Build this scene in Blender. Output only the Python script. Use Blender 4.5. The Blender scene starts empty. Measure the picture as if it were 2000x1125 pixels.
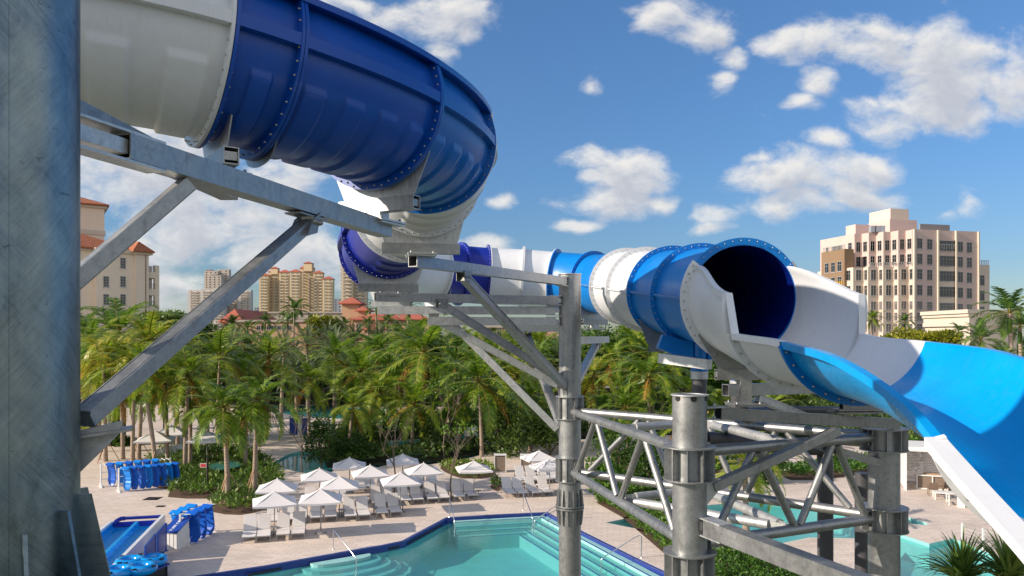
import bpy, math, random
from mathutils import Vector, Matrix, noise
from mathutils.geometry import tessellate_polygon
V = Vector
SC = bpy.context.scene
COL = SC.collection
R = math.radians
random.seed(7)
# surveyed camera station: 10 m above the deck, level, looking along +Y
F, HY, CH = 1500.0, 655.0, 10.0
UP = V((0, 0, 1))
def at(px, py, Y): return V(((px-1000)/F*Y, Y, CH-(py-HY)/F*Y))
def gp(px, py, z=0.0):
    Y = (CH-z)*F/(py-HY)
    return V(((px-1000)/F*Y, Y, z))
WL = {}
ORD = ['first','second','third','fourth','fifth','sixth','seventh','eighth','ninth','tenth','eleventh','twelfth','thirteenth','fourteenth','fifteenth','sixteenth','seventeenth','eighteenth','nineteenth','twentieth','twenty-first','twenty-second','twenty-third','twenty-fourth','twenty-fifth','twenty-sixth','twenty-seventh','twenty-eighth','twenty-ninth','thirtieth']

def tag(o, label=None, cat=None, group=None, kind=None):
    if label: o['label'] = label
    if cat: o['category'] = cat
    if group: o['group'] = group
    if kind: o['kind'] = kind
    return o
def thing(name, label, cat, loc=(0,0,0), group=None):
    o = bpy.data.objects.new(name, None); COL.objects.link(o)
    o.location = loc; o.empty_display_size = .2
    WL[o] = V(loc)
    return tag(o, label, cat, group)
def copy_tree(o, parent=None):
    c = o.copy(); COL.objects.link(c)
    if parent is not None: c.parent = parent
    for ch in list(o.children): copy_tree(ch, c)
    return c

class MB:
    def __init__(s): s.v=[]; s.f=[]; s.sm=[]
    def add(s, vs, fs, smooth=False):
        n=len(s.v); s.v.extend(vs)
        for f in fs: s.f.append([i+n for i in f]); s.sm.append(smooth)
        return s
    def box(s, c, size, M=None):
        c=V(c); hx,hy,hz=[d/2 for d in size]
        vs=[V((x,y,z)) for z in(-hz,hz) for y in(-hy,hy) for x in(-hx,hx)]
        if M is not None: vs=[M@v for v in vs]
        vs=[v+c for v in vs]
        return s.add(vs,[(0,2,3,1),(4,5,7,6),(0,1,5,4),(2,6,7,3),(0,4,6,2),(1,3,7,5)])
    def frame(s, a, b, up=UP):
        t=(b-a).normalized(); u=up
        if abs(t.dot(u))>.98: u=V((0,1,0))
        x=t.cross(u).normalized(); return t,x,x.cross(t)
    def bar(s, a, b, w, h, up=UP, bev=0.0):
        a=V(a);b=V(b); t,x,y=s.frame(a,b,up)
        w/=2;h/=2
        if bev:
            k=bev; pr=[(-w+k,-h),(w-k,-h),(w,-h+k),(w,h-k),(w-k,h),(-w+k,h),(-w,h-k),(-w,-h+k)]
        else: pr=[(-w,-h),(w,-h),(w,h),(-w,h)]
        n=len(pr)
        vs=[p+x*i+y*j for p in(a,b) for i,j in pr]
        fs=[(i,(i+1)%n,n+(i+1)%n,n+i) for i in range(n)]+[tuple(range(n))[::-1],tuple(range(n,2*n))]
        return s.add(vs,fs)
    def hollow(s, a, b, w, h, t=.012, up=UP):   # square hollow section with open ends
        a=V(a);b=V(b); d,x,y=s.frame(a,b,up)
        vs=[]
        for p in (a,b):
            for k in (0,t):
                W,H=w/2-k,h/2-k
                vs+= [p+x*i*W+y*j*H for i,j in((-1,-1),(1,-1),(1,1),(-1,1))]
        fs=[]
        for i in range(4):
            j=(i+1)%4
            fs+=[(i,j,8+j,8+i),(4+i,12+i,12+j,4+j),(i,4+i,4+j,j),(8+i,8+j,12+j,12+i)]
        return s.add(vs,fs)
    def tube(s, a, b, r, r2=None, n=20, cap=True, up=UP):
        a=V(a);b=V(b); r2=r if r2 is None else r2
        t,x,y=s.frame(a,b,up)
        vs=[p+x*(q*math.cos(2*math.pi*i/n))+y*(q*math.sin(2*math.pi*i/n)) for p,q in((a,r),(b,r2)) for i in range(n)]
        s.add(vs,[(i,(i+1)%n,n+(i+1)%n,n+i) for i in range(n)],True)
        if cap:
            s.add(vs[:n],[tuple(range(n))[::-1]]); s.add(vs[n:],[tuple(range(n))])
        return s
    def pipe(s, pts, r, n=8, cap=True):
        pts=[V(p) for p in pts]; rs=r if isinstance(r,(list,tuple)) else [r]*len(pts)
        vs=[]
        t0=(pts[1]-pts[0]).normalized()
        u=UP if abs(t0.z)<.9 else V((0,1,0))
        for k,p in enumerate(pts):
            t=(pts[min(k+1,len(pts)-1)]-pts[max(k-1,0)]).normalized()
            x=t.cross(u).normalized(); y=x.cross(t); u=y
            vs+=[p+x*(rs[k]*math.cos(2*math.pi*i/n))+y*(rs[k]*math.sin(2*math.pi*i/n)) for i in range(n)]
        m=len(pts)
        s.add(vs,[(k*n+i,k*n+(i+1)%n,(k+1)*n+(i+1)%n,(k+1)*n+i) for k in range(m-1) for i in range(n)],True)
        if cap:
            s.add(vs[:n],[tuple(range(n))[::-1]]); s.add(vs[-n:],[tuple(range(n))])
        return s
    def ring(s, c, ax, r1, r2, th, n=48, up=UP):     # annular plate, centred
        c=V(c);ax=V(ax).normalized(); a=c-ax*th/2; b=c+ax*th/2
        t,x,y=s.frame(a,b,up); vs=[]
        for p,q in((a,r1),(a,r2),(b,r2),(b,r1)):
            vs+=[p+x*(q*math.cos(2*math.pi*i/n))+y*(q*math.sin(2*math.pi*i/n)) for i in range(n)]
        fs=[]
        for i in range(n):
            j=(i+1)%n
            for k in range(4):
                m=(k+1)%4
                fs.append((k*n+i,k*n+j,m*n+j,m*n+i))
        return s.add(vs,fs)
    def prism(s, poly, d):      # planar polygon (3-D points) thickened by vector d
        poly=[V(p) for p in poly]; n=len(poly)
        tri=tessellate_polygon([poly])
        vs=poly+[p+d for p in poly]
        s.add(vs,[(i,(i+1)%n,n+(i+1)%n,n+i) for i in range(n)]+[tuple(t) for t in tri]+[tuple(i+n for i in t)[::-1] for t in tri])
        return s
    def grid(s, rows, smooth=True, closed=False):
        m=len(rows[0]); vs=[p for r in rows for p in r]
        fs=[]
        for k in range(len(rows)-1):
            for i in range(m if closed else m-1):
                j=(i+1)%m
                fs.append((k*m+i,k*m+j,(k+1)*m+j,(k+1)*m+i))
        return s.add(vs,fs,smooth)
    def bolt(s, p, ax, r=.018, h=.02):
        ax=V(ax).normalized(); t,x,y=s.frame(p,p+ax)
        n=6; vs=[p+x*(r*math.cos(i*math.pi/3))+y*(r*math.sin(i*math.pi/3)) for i in range(n)]
        vs+=[p+ax*h+x*(r*.6*math.cos(i*math.pi/3))+y*(r*.6*math.sin(i*math.pi/3)) for i in range(n)]
        return s.add(vs,[(i,(i+1)%n,n+(i+1)%n,n+i) for i in range(n)]+[tuple(range(n,2*n))],True)
    def build(s, name, mat, parent=None, loc=None):
        me=bpy.data.meshes.new(name)
        o=bpy.data.objects.new(name,me); COL.objects.link(o)
        if parent is not None:
            o.parent=parent; off=WL.get(parent,V((0,0,0))); WL[o]=off
        else:
            off=V(loc) if loc is not None else V((0,0,0)); o.location=off; WL[o]=off
        me.from_pydata([tuple(v-off) for v in s.v],[],s.f)
        me.polygons.foreach_set('use_smooth',s.sm)
        me.materials.append(mat); me.update()
        return o

# ---------------------------------------------------------------- materials
def mat(name):
    m=bpy.data.materials.new(name); m.use_nodes=True
    nt=m.node_tree; b=nt.nodes['Principled BSDF']
    return m,nt,b
def lk(nt,a,b): nt.links.new(a,b)
def coords(nt, scale=(1,1,1), kind='Object', rot=(0,0,0)):
    tc=nt.nodes.new('ShaderNodeTexCoord'); mp=nt.nodes.new('ShaderNodeMapping')
    mp.inputs['Scale'].default_value=scale; mp.inputs['Rotation'].default_value=rot
    lk(nt,tc.outputs[kind],mp.inputs['Vector']); return mp.outputs['Vector']
def noi(nt, vec, scale, detail=4, rough=.6, dist=0):
    n=nt.nodes.new('ShaderNodeTexNoise'); n.inputs['Scale'].default_value=scale
    n.inputs['Detail'].default_value=detail; n.inputs['Roughness'].default_value=rough; n.inputs['Distortion'].default_value=dist
    if vec is not None: lk(nt,vec,n.inputs['Vector'])
    return n.outputs['Fac']
def ramp(nt, fac, stops, interp='LINEAR'):
    r=nt.nodes.new('ShaderNodeValToRGB'); r.color_ramp.interpolation=interp
    el=r.color_ramp.elements
    while len(el)<len(stops): el.new(.5)
    for e,(p,c) in zip(el,stops):
        e.position=p; e.color=(c[0],c[1],c[2],1) if not isinstance(c,(int,float)) else (c,c,c,1)
    lk(nt,fac,r.inputs['Fac']); return r.outputs['Color']
def bump(nt,b,h,strength=.3,dist=.02):
    n=nt.nodes.new('ShaderNodeBump'); n.inputs['Strength'].default_value=strength; n.inputs['Distance'].default_value=dist
    lk(nt,h,n.inputs['Height']); lk(nt,n.outputs['Normal'],b.inputs['Normal'])
def mixc(nt,fac,a,b,blend='MIX'):
    n=nt.nodes.new('ShaderNodeMix'); n.data_type='RGBA'; n.blend_type=blend
    for k,x in((0,fac),(6,a),(7,b)):
        if isinstance(x,(int,float)): n.inputs[k].default_value=x
        elif isinstance(x,tuple): n.inputs[k].default_value=(*x,1)
        else: lk(nt,x,n.inputs[k])
    return n.outputs[2]
def mth(nt,op,a,b=None,c=None,clamp=False):
    n=nt.nodes.new('ShaderNodeMath'); n.operation=op; n.use_clamp=clamp
    for k,x in enumerate((a,b,c)):
        if x is None: continue
        if isinstance(x,(int,float)): n.inputs[k].default_value=x
        else: lk(nt,x,n.inputs[k])
    return n.outputs[0]

def simple(name, col, rough=.5, metal=0, var=.12, scale=3, bmp=0, coat=0, kind='Object'):
    m,nt,b=mat(name)
    v=coords(nt,kind=kind); n=noi(nt,v,scale,6,.65)
    lo=tuple(c*(1-var) for c in col); hi=tuple(min(1,c*(1+var)) for c in col)
    lk(nt,ramp(nt,n,[(.3,lo),(.7,hi)]),b.inputs['Base Color'])
    b.inputs['Roughness'].default_value=rough; b.inputs['Metallic'].default_value=metal
    if coat: b.inputs['Coat Weight'].default_value=coat; b.inputs['Coat Roughness'].default_value=.1
    if bmp: bump(nt,b,noi(nt,v,scale*8,4),bmp,.01)
    return m
def galv(name, base=.5, streak=(1,1,1), rough=.42, stain=.35, metal=.8):
    m,nt,b=mat(name)
    v=coords(nt); vs=coords(nt,streak)
    sp=nt.nodes.new('ShaderNodeTexVoronoi'); sp.inputs['Scale'].default_value=28; lk(nt,v,sp.inputs['Vector'])
    n1=noi(nt,v,2.2,8,.7,.6); n2=noi(nt,vs,9,6,.7); n3=noi(nt,v,40,3)
    c1=ramp(nt,n1,[(.25,(base*.62,base*.66,base*.70)),(.5,(base*.95,base,base*1.03)),(.75,(base*1.25,base*1.3,base*1.32))])
    c2=mixc(nt,.35,c1,ramp(nt,sp.outputs['Color'],[(0,(base*.75,)*3),(1,(base*1.3,)*3)]))
    c3=mixc(nt,mth(nt,'MULTIPLY',ramp(nt,n2,[(.52,0),(.66,1)]),stain),c2,(base*.4,base*.4,base*.39))
    dr=noi(nt,coords(nt,(9,9,.7)),1.6,7,.7,.2)
    c3=mixc(nt,mth(nt,'MULTIPLY',ramp(nt,dr,[(.56,0),(.68,1)]),.45),c3,(base*.45,base*.46,base*.46))
    c3=mixc(nt,mth(nt,'MULTIPLY',ramp(nt,dr,[(.30,1),(.40,0)]),.3),c3,(base*1.5,base*1.55,base*1.55))
    lk(nt,c3,b.inputs['Base Color'])
    b.inputs['Metallic'].default_value=metal
    lk(nt,ramp(nt,n1,[(.3,rough-.08),(.7,rough+.14)]),b.inputs['Roughness'])
    bump(nt,b,mth(nt,'ADD',n3,mth(nt,'MULTIPLY',n2,.8)),.14,.006)
    return m
M={}
M['galv']=galv('galvanised_steel',.36,(1,1,1))
M['galv_pale']=galv('galvanised_steel_pale',.56,(1,1,1),.46,metal=.6)  # paler steel; also carries the sunlight painted onto some far-column arms
M['galv_dark']=galv('galvanised_steel_dark',.26,(1,1,1),.42)
# big near column: brushed arcs, drips and dark scuffs
def big_column_mat():
    m,nt,b=mat('brushed_galvanised_column')
    v=coords(nt)
    sx=nt.nodes.new('ShaderNodeSeparateXYZ'); lk(nt,v,sx.inputs[0])
    an=mth(nt,'MULTIPLY',mth(nt,'ARCTAN2',sx.outputs[1],sx.outputs[0]),.36)
    cb=nt.nodes.new('ShaderNodeCombineXYZ'); lk(nt,an,cb.inputs[0]); lk(nt,sx.outputs[2],cb.inputs[1])
    def uvm(sc,rz):
        mp=nt.nodes.new('ShaderNodeMapping'); mp.vector_type='TEXTURE'; mp.inputs['Scale'].default_value=sc; mp.inputs['Rotation'].default_value=(0,0,rz); lk(nt,cb.outputs[0],mp.inputs['Vector']); return mp.outputs[0]
    vb=uvm((.9,.035,1),R(-48)); vb2=uvm((.7,.03,1),R(52))
    n1=noi(nt,vb,1.6,8,.75,1.2); n2=noi(nt,vb2,1.6,8,.75,1.2); n3=noi(nt,v,1.6,5); n4=noi(nt,coords(nt,(5,5,9)),1.3,8,.75,.4)
    w=ramp(nt,n3,[(.42,0),(.58,1)])
    n=mixc(nt,w,n1,n2); n5=noi(nt,coords(nt,(1,1,.55)),3.2,9,.72,.8); n=mixc(nt,.58,n,n5)
    c=ramp(nt,n,[(.36,(.055,.085,.115)),(.5,(.155,.215,.26)),(.74,(.33,.42,.47))])
    c=mixc(nt,ramp(nt,n4,[(.62,0),(.66,.8)]),c,(.06,.075,.085))
    c=mixc(nt,mth(nt,'MULTIPLY',ramp(nt,n3,[(.45,0),(.7,1)]),.35),c,(.42,.46,.40))
    lk(nt,c,b.inputs['Base Color']); b.inputs['Metallic'].default_value=.85
    lk(nt,ramp(nt,n,[(.3,.28),(.7,.46)]),b.inputs['Roughness'])
    bump(nt,b,n,.22,.01)
    return m
M['bigcol']=big_column_mat()
def frp(name,col,rough=.34,var=.09,coat=.12):
    m,nt,b=mat(name); v=coords(nt)
    n=noi(nt,v,1.1,7,.65,.4); g=noi(nt,coords(nt,(1,1,.18)),14,5,.7)
    c=ramp(nt,n,[(.3,tuple(c*(1-var) for c in col)),(.7,tuple(min(1,c*(1+var)) for c in col))])
    dirt=mth(nt,'MULTIPLY',ramp(nt,g,[(.52,0),(.72,1)]),.24)
    c=mixc(nt,dirt,c,tuple(x*.6+.05 for x in col))
    lk(nt,c,b.inputs['Base Color'])
    lk(nt,ramp(nt,n,[(.3,rough-.05),(.7,rough+.12)]),b.inputs['Roughness'])
    b.inputs['Coat Weight'].default_value=coat; b.inputs['Coat Roughness'].default_value=.2; b.inputs['Specular IOR Level'].default_value=.38
    bump(nt,b,noi(nt,v,30,4),.05,.004)
    return m
M['white']=frp('white_gelcoat',(.69,.715,.75),.38,.04,.12)
M['royal']=frp('royal_blue_gelcoat',(.001,.07,.40))
M['blue']=frp('blue_gelcoat',(.0,.115,.46))
M['cobalt']=frp('cobalt_gelcoat',(.008,.024,.30))
M['azure']=frp('azure_gelcoat',(.0,.19,.60))
M['sky']=frp('sky_blue_gelcoat',(.0,.30,.74),.24)
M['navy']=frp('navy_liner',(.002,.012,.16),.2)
M['bolt']=simple('zinc_bolts',(.42,.40,.38),.4,.8,.2,20)
M['pipegrey']=simple('dark_grey_pvc',(.07,.07,.08),.45,0,.15,4)
M['whitepaint']=simple('white_paint',(.74,.73,.71),.45,0,.05,6)
M['bluepaint']=simple('blue_paint',(.01,.05,.30),.4,0,.1,6)
M['bluemat']=simple('blue_mat_vinyl',(.0,.10,.52),.45,0,.18,5)
M['bluemat2']=simple('sky_blue_mat_vinyl',(.0,.20,.68),.42,0,.15,5)
M['vinyl']=simple('glossy_blue_vinyl',(.0,.28,.75),.12,0,.05,4,coat=.6)
M['black']=simple('black_paint',(.012,.012,.014),.5,0,.2,6)
M['chrome']=simple('polished_rail_steel',(.68,.68,.68),.2,1,.05,8)
M['darkbrown']=simple('dark_bronze',(.035,.027,.022),.5,0,.2,8)
M['taupe']=simple('taupe_panel',(.20,.15,.115),.65,0,.12,8)
M['wicker']=simple('brown_woven_wicker',(.16,.11,.08),.75,0,.3,30)
M['redsign']=simple('red_sign_paint',(.5,.04,.05),.5,0,.1,6)
M['sling']=simple('white_sling_fabric',(.66,.64,.64),.8,0,.04,20)
M['alu']=simple('grey_aluminium',(.32,.31,.30),.45,.5,.1,10)
M['canvas']=simple('white_canvas',(.70,.67,.67),.85,0,.04,2)
M['wood']=simple('stake_wood',(.36,.22,.13),.8,0,.25,8)
# ================================================================= tube slide
TR=.95; FR=1.06
RP=[V(p) for p in [(-7.0,7.1,13.4),(-4.9,7.6,13.22),(-3.3,8.34,13.1),(-2.85,8.71,13.05),(-1.8,10.08,12.96),(-1.29,11.7,12.9),(-1.63,13.85,12.82),(-2.2,15.7,12.52),(-2.8,17.45,12.33),(-3.5,20.3,12.24),(-3.62,22.9,12.18),(-2.55,25.1,12.1),(-1.75,25.65,12.05),(-.85,25.9,12.0),(.35,25.95,11.95),(1.45,25.9,11.86),(2.62,24.95,11.68),(3.14,21.0,11.33),(3.36,19.2,11.15),(3.62,17.4,10.97),(3.83,15.6,10.81),(3.98,13.25,10.62)]]
# extra shaping points between rings (index after which they come)
def cr(p0,p1,p2,p3,t):
    return .5*((2*p1)+(p2-p0)*t+(2*p0-5*p1+4*p2-p3)*t*t+(3*p1-p0-3*p2+p3)*t*t*t)
SH=[RP[0]*2-RP[1]]+RP+[RP[-1]*2-RP[-2]+V((.03,0,0))]
# arc-like tangents through non-uniform ring spacing: cubic Hermite with chord-scaled tangents
TG=[]
for i in range(len(RP)):
    a,b,c=SH[i],SH[i+1],SH[i+2]
    d0=(b-a).length; d1=(c-b).length
    t=((b-a)/d0*d1+(c-b)/d1*d0)/(d0+d1)
    TG.append(t.normalized())
def path(i,t):
    p,q=RP[i],RP[i+1]; L=(q-p).length; m,n=TG[i]*L,TG[i+1]*L
    t2,t3=t*t,t*t*t
    return p*(2*t3-3*t2+1)+m*(t3-2*t2+t)+q*(3*t2-2*t3)+n*(t3-t2)
def tang(i,t):
    e=.01; a=path(i,max(0,t-e)); b=path(i,min(1,t+e)); return (b-a).normalized()
def fr(T):
    S=T.cross(UP).normalized(); return S,S.cross(T)
def smooth(a,b,x):
    x=max(0,min(1,(x-a)/(b-a))); return x*x*(3-2*x)

slide=thing('water_slide','blue and white tube water slide curling overhead and opening into a sky blue flume','water slide',(0,16,0))
cols=['white','white','royal','royal','blue','white','white','cobalt','cobalt','white','white','cobalt','cobalt','white','white','azure','azure','white','white','azure','azure']
ribs=[3,3,1,4,4,3,3,3,2,2,0,0,0,0,0,0,0,0,0,0,0]
NA=97
BOLTS=MB()
def seam(i,lip,hh,side,mb,off=.0):
    n=24; rows=[]
    for k in range(n+1):
        t=k/n; p=path(i,t); S,U=fr(tang(i,t)); S=S*side
        a=.94; b=TR+lip
        rows.append([p+S*a+U*hh,p+S*b+U*hh,p+S*b-U*hh,p+S*a-U*hh])
    mb.grid(rows,False,True)
for i in range(len(RP)-1):
    mb=MB(); n=40 if ribs[i] else 16
    p0=path(i,0);L=(RP[i+1]-RP[i]).length
    rows=[]
    nr=ribs[i]
    if nr: n=max(48,nr*28)
    opn=i<6; top=R(31)
    for k in range(n+1):
        t=k/n; p=path(i,t); S,U=fr(tang(i,t)); row=[]
        for j in range(NA):
            a=2*math.pi*j/NA; r=TR
            if opn: a=top-(2*top+math.pi)*j/(NA-1)
            if nr:
                deg=math.degrees(a)%360; d=deg-360 if deg>180 else deg   # -180..180
                if d>90: d=d-360
                e=smooth(-24,-27,d)*(1-smooth(-116,-119,d)) if d<0 else 0
                e=0 if d>0 else (smooth(24,27,-d)*(1-smooth(112,116,-d)))
                x=t*nr-.5; x=abs(x-round(x)) if nr>1 else abs(t-.5)*1.0
                w=.27 if nr>1 else .17
                r+=.034*e*(1-smooth(w-.022,w+.006,x))
            row.append(p+S*(r*math.cos(a))+U*(r*math.sin(a)))
        rows.append(row)
    mb.grid(rows,True,not opn)
    for end,t in((0,0.0),(1,1.0)):
        T=tang(i,t); c=path(i,t)+T*(.02 if end==0 else -.02)
        if not opn: mb.ring(c,T,TR-.02,FR,.034,96)
        else:
            S,U=fr(T); arc=[]
            for j in range(73):
                a=top-(2*top+math.pi)*j/72; arc.append([c+S*(q*math.cos(a))+U*(q*math.sin(a))+T*w for q,w in((TR-.01,-.017),(FR,-.017),(FR,.017),(TR-.01,.017))])
            mb.grid(arc,False,True)
    thick = i<10
    for side in (1,-1): seam(i,.10 if thick else .05,.065 if thick else .018,side,mb)
    if opn:      # turned-out rim along the top of the high walls
        for side in (1,-1):
            rr=[]
            for k in range(25):
                p=path(i,k/24); S,U=fr(tang(i,k/24)); q=p+S*side*(TR*math.cos(top))+U*(TR*math.sin(top)); o=S*side
                rr.append([q+U*.02-o*.01,q+o*.17+U*.02,q+o*.17-U*.05,q+o*.14-U*.05,q+o*.14-U*.012,q-o*.0-U*.012])
            mb.grid(rr,False,True)
    sec=mb.build('tube_section',M[cols[i]],slide)
    sec['label']={'white':'white tube section','royal':'royal blue tube section','blue':'mid blue tube section','cobalt':'deep cobalt tube section','azure':'bright blue tube section'}[cols[i]]
    if not thick:        # bolts along the straight seam
        bb=BOLTS
        for q in range(int(L/.12)):
            t=(q+.5)*.12/L; p=path(i,t); S,U=fr(tang(i,t))
            bb.bolt(p+S*(TR+.03)+U*.018,U,.014,.014)
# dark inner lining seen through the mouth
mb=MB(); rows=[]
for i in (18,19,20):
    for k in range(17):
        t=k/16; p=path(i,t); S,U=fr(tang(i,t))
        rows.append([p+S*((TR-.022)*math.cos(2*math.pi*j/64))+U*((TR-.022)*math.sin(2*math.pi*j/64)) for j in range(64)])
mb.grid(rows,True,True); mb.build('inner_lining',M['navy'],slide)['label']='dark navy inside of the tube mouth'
for i in range(1,len(RP)):
    mb=BOLTS; T=TG[i]; S,U=fr(T)
    nb=56 if i in (4,6,8) else 44
    for q in range(nb):
        a=2*math.pi*(q+.5)/nb
        if i<6 and math.sin(a)>.5: continue
        for sgn in (1,-1):
            rr=1.012
            if i in (2,4,6,8,9,10) and math.sin(a)<-.35 and q%2: rr=1.035
            mb.bolt(RP[i]+T*(.037*sgn)+S*(rr*math.cos(a))+U*(rr*math.sin(a)),T*sgn,.0135,.018)

def saddle(i,post,w=.56,drop=1.16,m='galv_pale',off=0.0,psz=.2,ln=1.22,shift=0.0,beam_z=None,arc=52):
    """bolted cradle plate under ring i, square tube below it and a post down to the beam"""
    T=TG[i]; Th=V((T.x,T.y,0)).normalized(); S=Th.cross(UP); c=RP[i]+Th*(.075+off)
    top=[]
    a0,a1=R(-90-arc),R(-90+arc)
    for k in range(25):
        a=a0+(a1-a0)*k/24
        top.append(c+S*(math.cos(a)*.972)+UP*(math.sin(a)*.972))
    zt=-drop
    ca=math.sin(R(arc+4))*.98; cz=math.cos(R(arc+4))*.98+.06
    poly=top+[c+S*ca-UP*cz,c+S*(w)+UP*zt,c-S*w+UP*zt,c-S*ca-UP*cz]
    mb=MB(); mb.prism(poly,Th*.014)
    pl=mb.build('saddle_plate',M[m],slide)
    b=c+UP*(zt-.09)
    mb=MB(); mb.hollow(b-S*(ln/2),b+S*(ln/2),.16,.18,.012)
    mb.bar(b-S*(ln/2-.02),b-S*(ln/2-.03),.14,.09); mb.bar(b+S*(ln/2-.02),b+S*(ln/2-.03),.14,.09)
    mb.build('saddle_tube',M['galv'],pl)
    if post>0:
        p=b-UP*.09+S*shift; q=p-UP*post
        mb=MB(); mb.bar(p,q,psz,psz,Th); mb.box(q+UP*.012,(.52,.52,.024),Matrix.Rotation(math.atan2(Th.y,Th.x),3,'Z'))
        mb.box(q-UP*.018,(.5,.5,.02),Matrix.Rotation(math.atan2(Th.y,Th.x),3,'Z'))
        for sx in(-.2,.2):
            for sy in(-.2,.2): mb.bolt(q+Th*sx+S*sy+UP*.024,UP,.025,.04)
        mb.build('saddle_post',M[m],pl)
    return pl,b
saddle(2,.06,shift=.2,w=.42,arc=34)
saddle(4,.14)
saddle(6,.03,w=.66,ln=1.4)
saddle(8,.06,w=.66,ln=1.36)
saddle(10,.05)
saddle(11,.05)
saddle(16,.12,w=.6,ln=1.1)
saddle(19,.10,w=.6,ln=1.1,m='galv')
saddle(21,.42,w=.45,drop=1.2,off=.0,ln=1.0,m='galv')
# small cradle under the joint of the two royal blue sections: half-moon plate only
mb=MB(); T=TG[3]; S,U=fr(T); c=RP[3]+T*.06
poly=[c+S*(math.cos(a)*.97)+U*(math.sin(a)*.97) for a in [R(-120)+R(60)*k/14 for k in range(15)]]
poly+=[c-U*1.02+S*(math.cos(a)*.34)+U*(math.sin(a)*.12) for a in [R(-10)-R(160)*k/12 for k in range(13)]]
mb.prism(poly,T*.014); mb.build('joint_plate',M['galv'],slide)

# ---------------------------------------------------------------- open flume
FC=[V(p) for p in [(3.98,13.25,10.62),(4.18,11.29,10.37),(4.53,10.08,10.25),(4.565,8.6,10.125),(4.61,7.35,9.82),(4.65,6.5,9.43),(4.62,5.46,8.98),(4.6,4.6,8.56),(4.55,3.2,7.85)]]
FS=[FC[0]*2-FC[1]]+FC+[FC[-1]*2-FC[-2]]
FR_=1.03
def fpath(s):
    i=min(int(s),len(FC)-2); return cr(FS[i],FS[i+1],FS[i+2],FS[i+3],s-i)
def ftan(s):
    return (fpath(min(s+.02,len(FC)-1))-fpath(max(s-.02,0))).normalized()
def ffr(s):
    T=ftan(s); S=T.cross(UP).normalized(); return S,UP.copy()
# rim angles: travelling towards the camera, S points to photo-left; rim 19.5 deg below centre
def rimdeg(s):
    if s<=1: 
        x=s; k=smooth(0,1,x)
        return 37+( 13-37)*(.15*x+.85*smooth(0,1,min(1,x*1.02)))
    return -19.5
def sheet(mb,s0,s1,n,rad,rim,th=.03,lip=.12,flat=0):
    prof=[];NN=40
    for k in range(n+1):
        s=s0+(s1-s0)*k/n; p=fpath(s); S,U=ffr(s); rd=R(rim(s)); row=[];row2=[]
        r=rad if s>=1 else TR+(rad-TR)*smooth(0,.9,s)
        for j in range(NN+1):
            a=rd-(2*rd+math.pi)*j/NN      # from left rim down and round to right rim
            q=p+S*(r*math.cos(a))+U*(r*math.sin(a)); q2=p+S*((r+th)*math.cos(a))+U*((r+th)*math.sin(a))
            row.append(q);row2.append(q2)
        L=row[0];Rr=row[-1]
        if lip:
            up=V((0,0,.012))
            left=[row2[0]+V((0,0,-.02)), L+S*(lip+th)-UP*.075, L+S*(lip+th)+up, L+up]
            right=[Rr+up,Rr-S*(lip+th)+up,Rr-S*(lip+th)-UP*.075,row2[-1]+V((0,0,-.02))]
            full=left+row+right+row2[::-1]
        else: full=row+row2[::-1]
        prof.append(full)
    m=len(prof[0]); vs=[p for r in prof for p in r]; fs=[];
    mb.grid(prof,False,True)
    nf=len(mb.f)-n*m
    for k in range(n):
        for j in range(m):
            o=4 if lip else 0
            if (o<=j<o+NN) or (j>=2*o+NN+1 and j<m-1): mb.sm[nf+k*m+j]=True
    e0=prof[0];e1=prof[-1]
    def cap(e):
        o=4 if lip else 0; vs=e[o:o+NN+1]+e[2*o+NN+1:]
        mb.add(vs,[(j,j+1,2*NN-j,2*NN+1-j) for j in range(NN)])
    cap(e0);cap(e1)
def fl_flange(mb,s,r1,r2,rim,th=.03):
    p=fpath(s);T=ftan(s);S,U=ffr(s);rd=R(rim)
    vs=[];N=36
    for j in range(N+1):
        a=rd-(2*rd+math.pi)*j/N
        for r in(r1,r2):
            for d in(-th/2,th/2): vs.append(p+S*(r*math.cos(a))+U*(r*math.sin(a))+T*d)
    fs=[]
    for j in range(N):
        a=j*4;b=a+4
        fs+=[(a,a+2,b+2,b),(a+1,b+1,b+3,a+3),(a+2,a+3,b+3,b+2),(a,b,b+1,a+1)]
    fs+=[(0,1,3,2),(4*N,4*N+2,4*N+3,4*N+1)]
    mb.add(vs,fs)
def fl_bolts(s,r,rim,sgn,parent,nb=16):
    mb=BOLTS;p=fpath(s);T=ftan(s);S,U=ffr(s);rd=R(rim)
    for j in range(nb):
        a=rd-(2*rd+math.pi)*(j+.5)/nb
        mb.bolt(p+S*(r*math.cos(a))+U*(r*math.sin(a))+T*sgn*.018,T*sgn,.018,.025)
mb=MB(); sheet(mb,0.0,1.0,24,FR_,rimdeg,.03,.06)
# thick turned end of the high side walls
for sd in (1,-1):
    p=fpath(1.0);S,U=ffr(1.0);rows=[]
    for k in range(11):
        a=R(13-32.5*k/10); q=p+S*sd*(FR_*math.cos(a))+U*(FR_*math.sin(a))
        T=ftan(1.0)
        rows.append([q-S*sd*.0,q+S*sd*.13,q+S*sd*.13-T*.05,q-T*.05])
    mb.grid(rows,False,True)
fl_flange(mb,.012,.95,1.12,37)
fa=mb.build('flume_section',M['white'],slide); fa['label']='white flared section with high curved side walls at the tube mouth'
fl_bolts(.03,1.07,37,1,fa,30)
mb=MB(); sheet(mb,1.0,2.0,16,FR_,rimdeg,.03,.08); 
fl_flange(mb,1.012,FR_,1.15,-19.5)
fb=mb.build('flume_section',M['white'],slide); fb['label']='short white open flume section'
fl_bolts(1.02,1.1,-19.5,1,fb,14)
mb=MB(); sheet(mb,2.0,5.0,60,FR_,lambda s:-19.5,.03,.065); 
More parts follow.
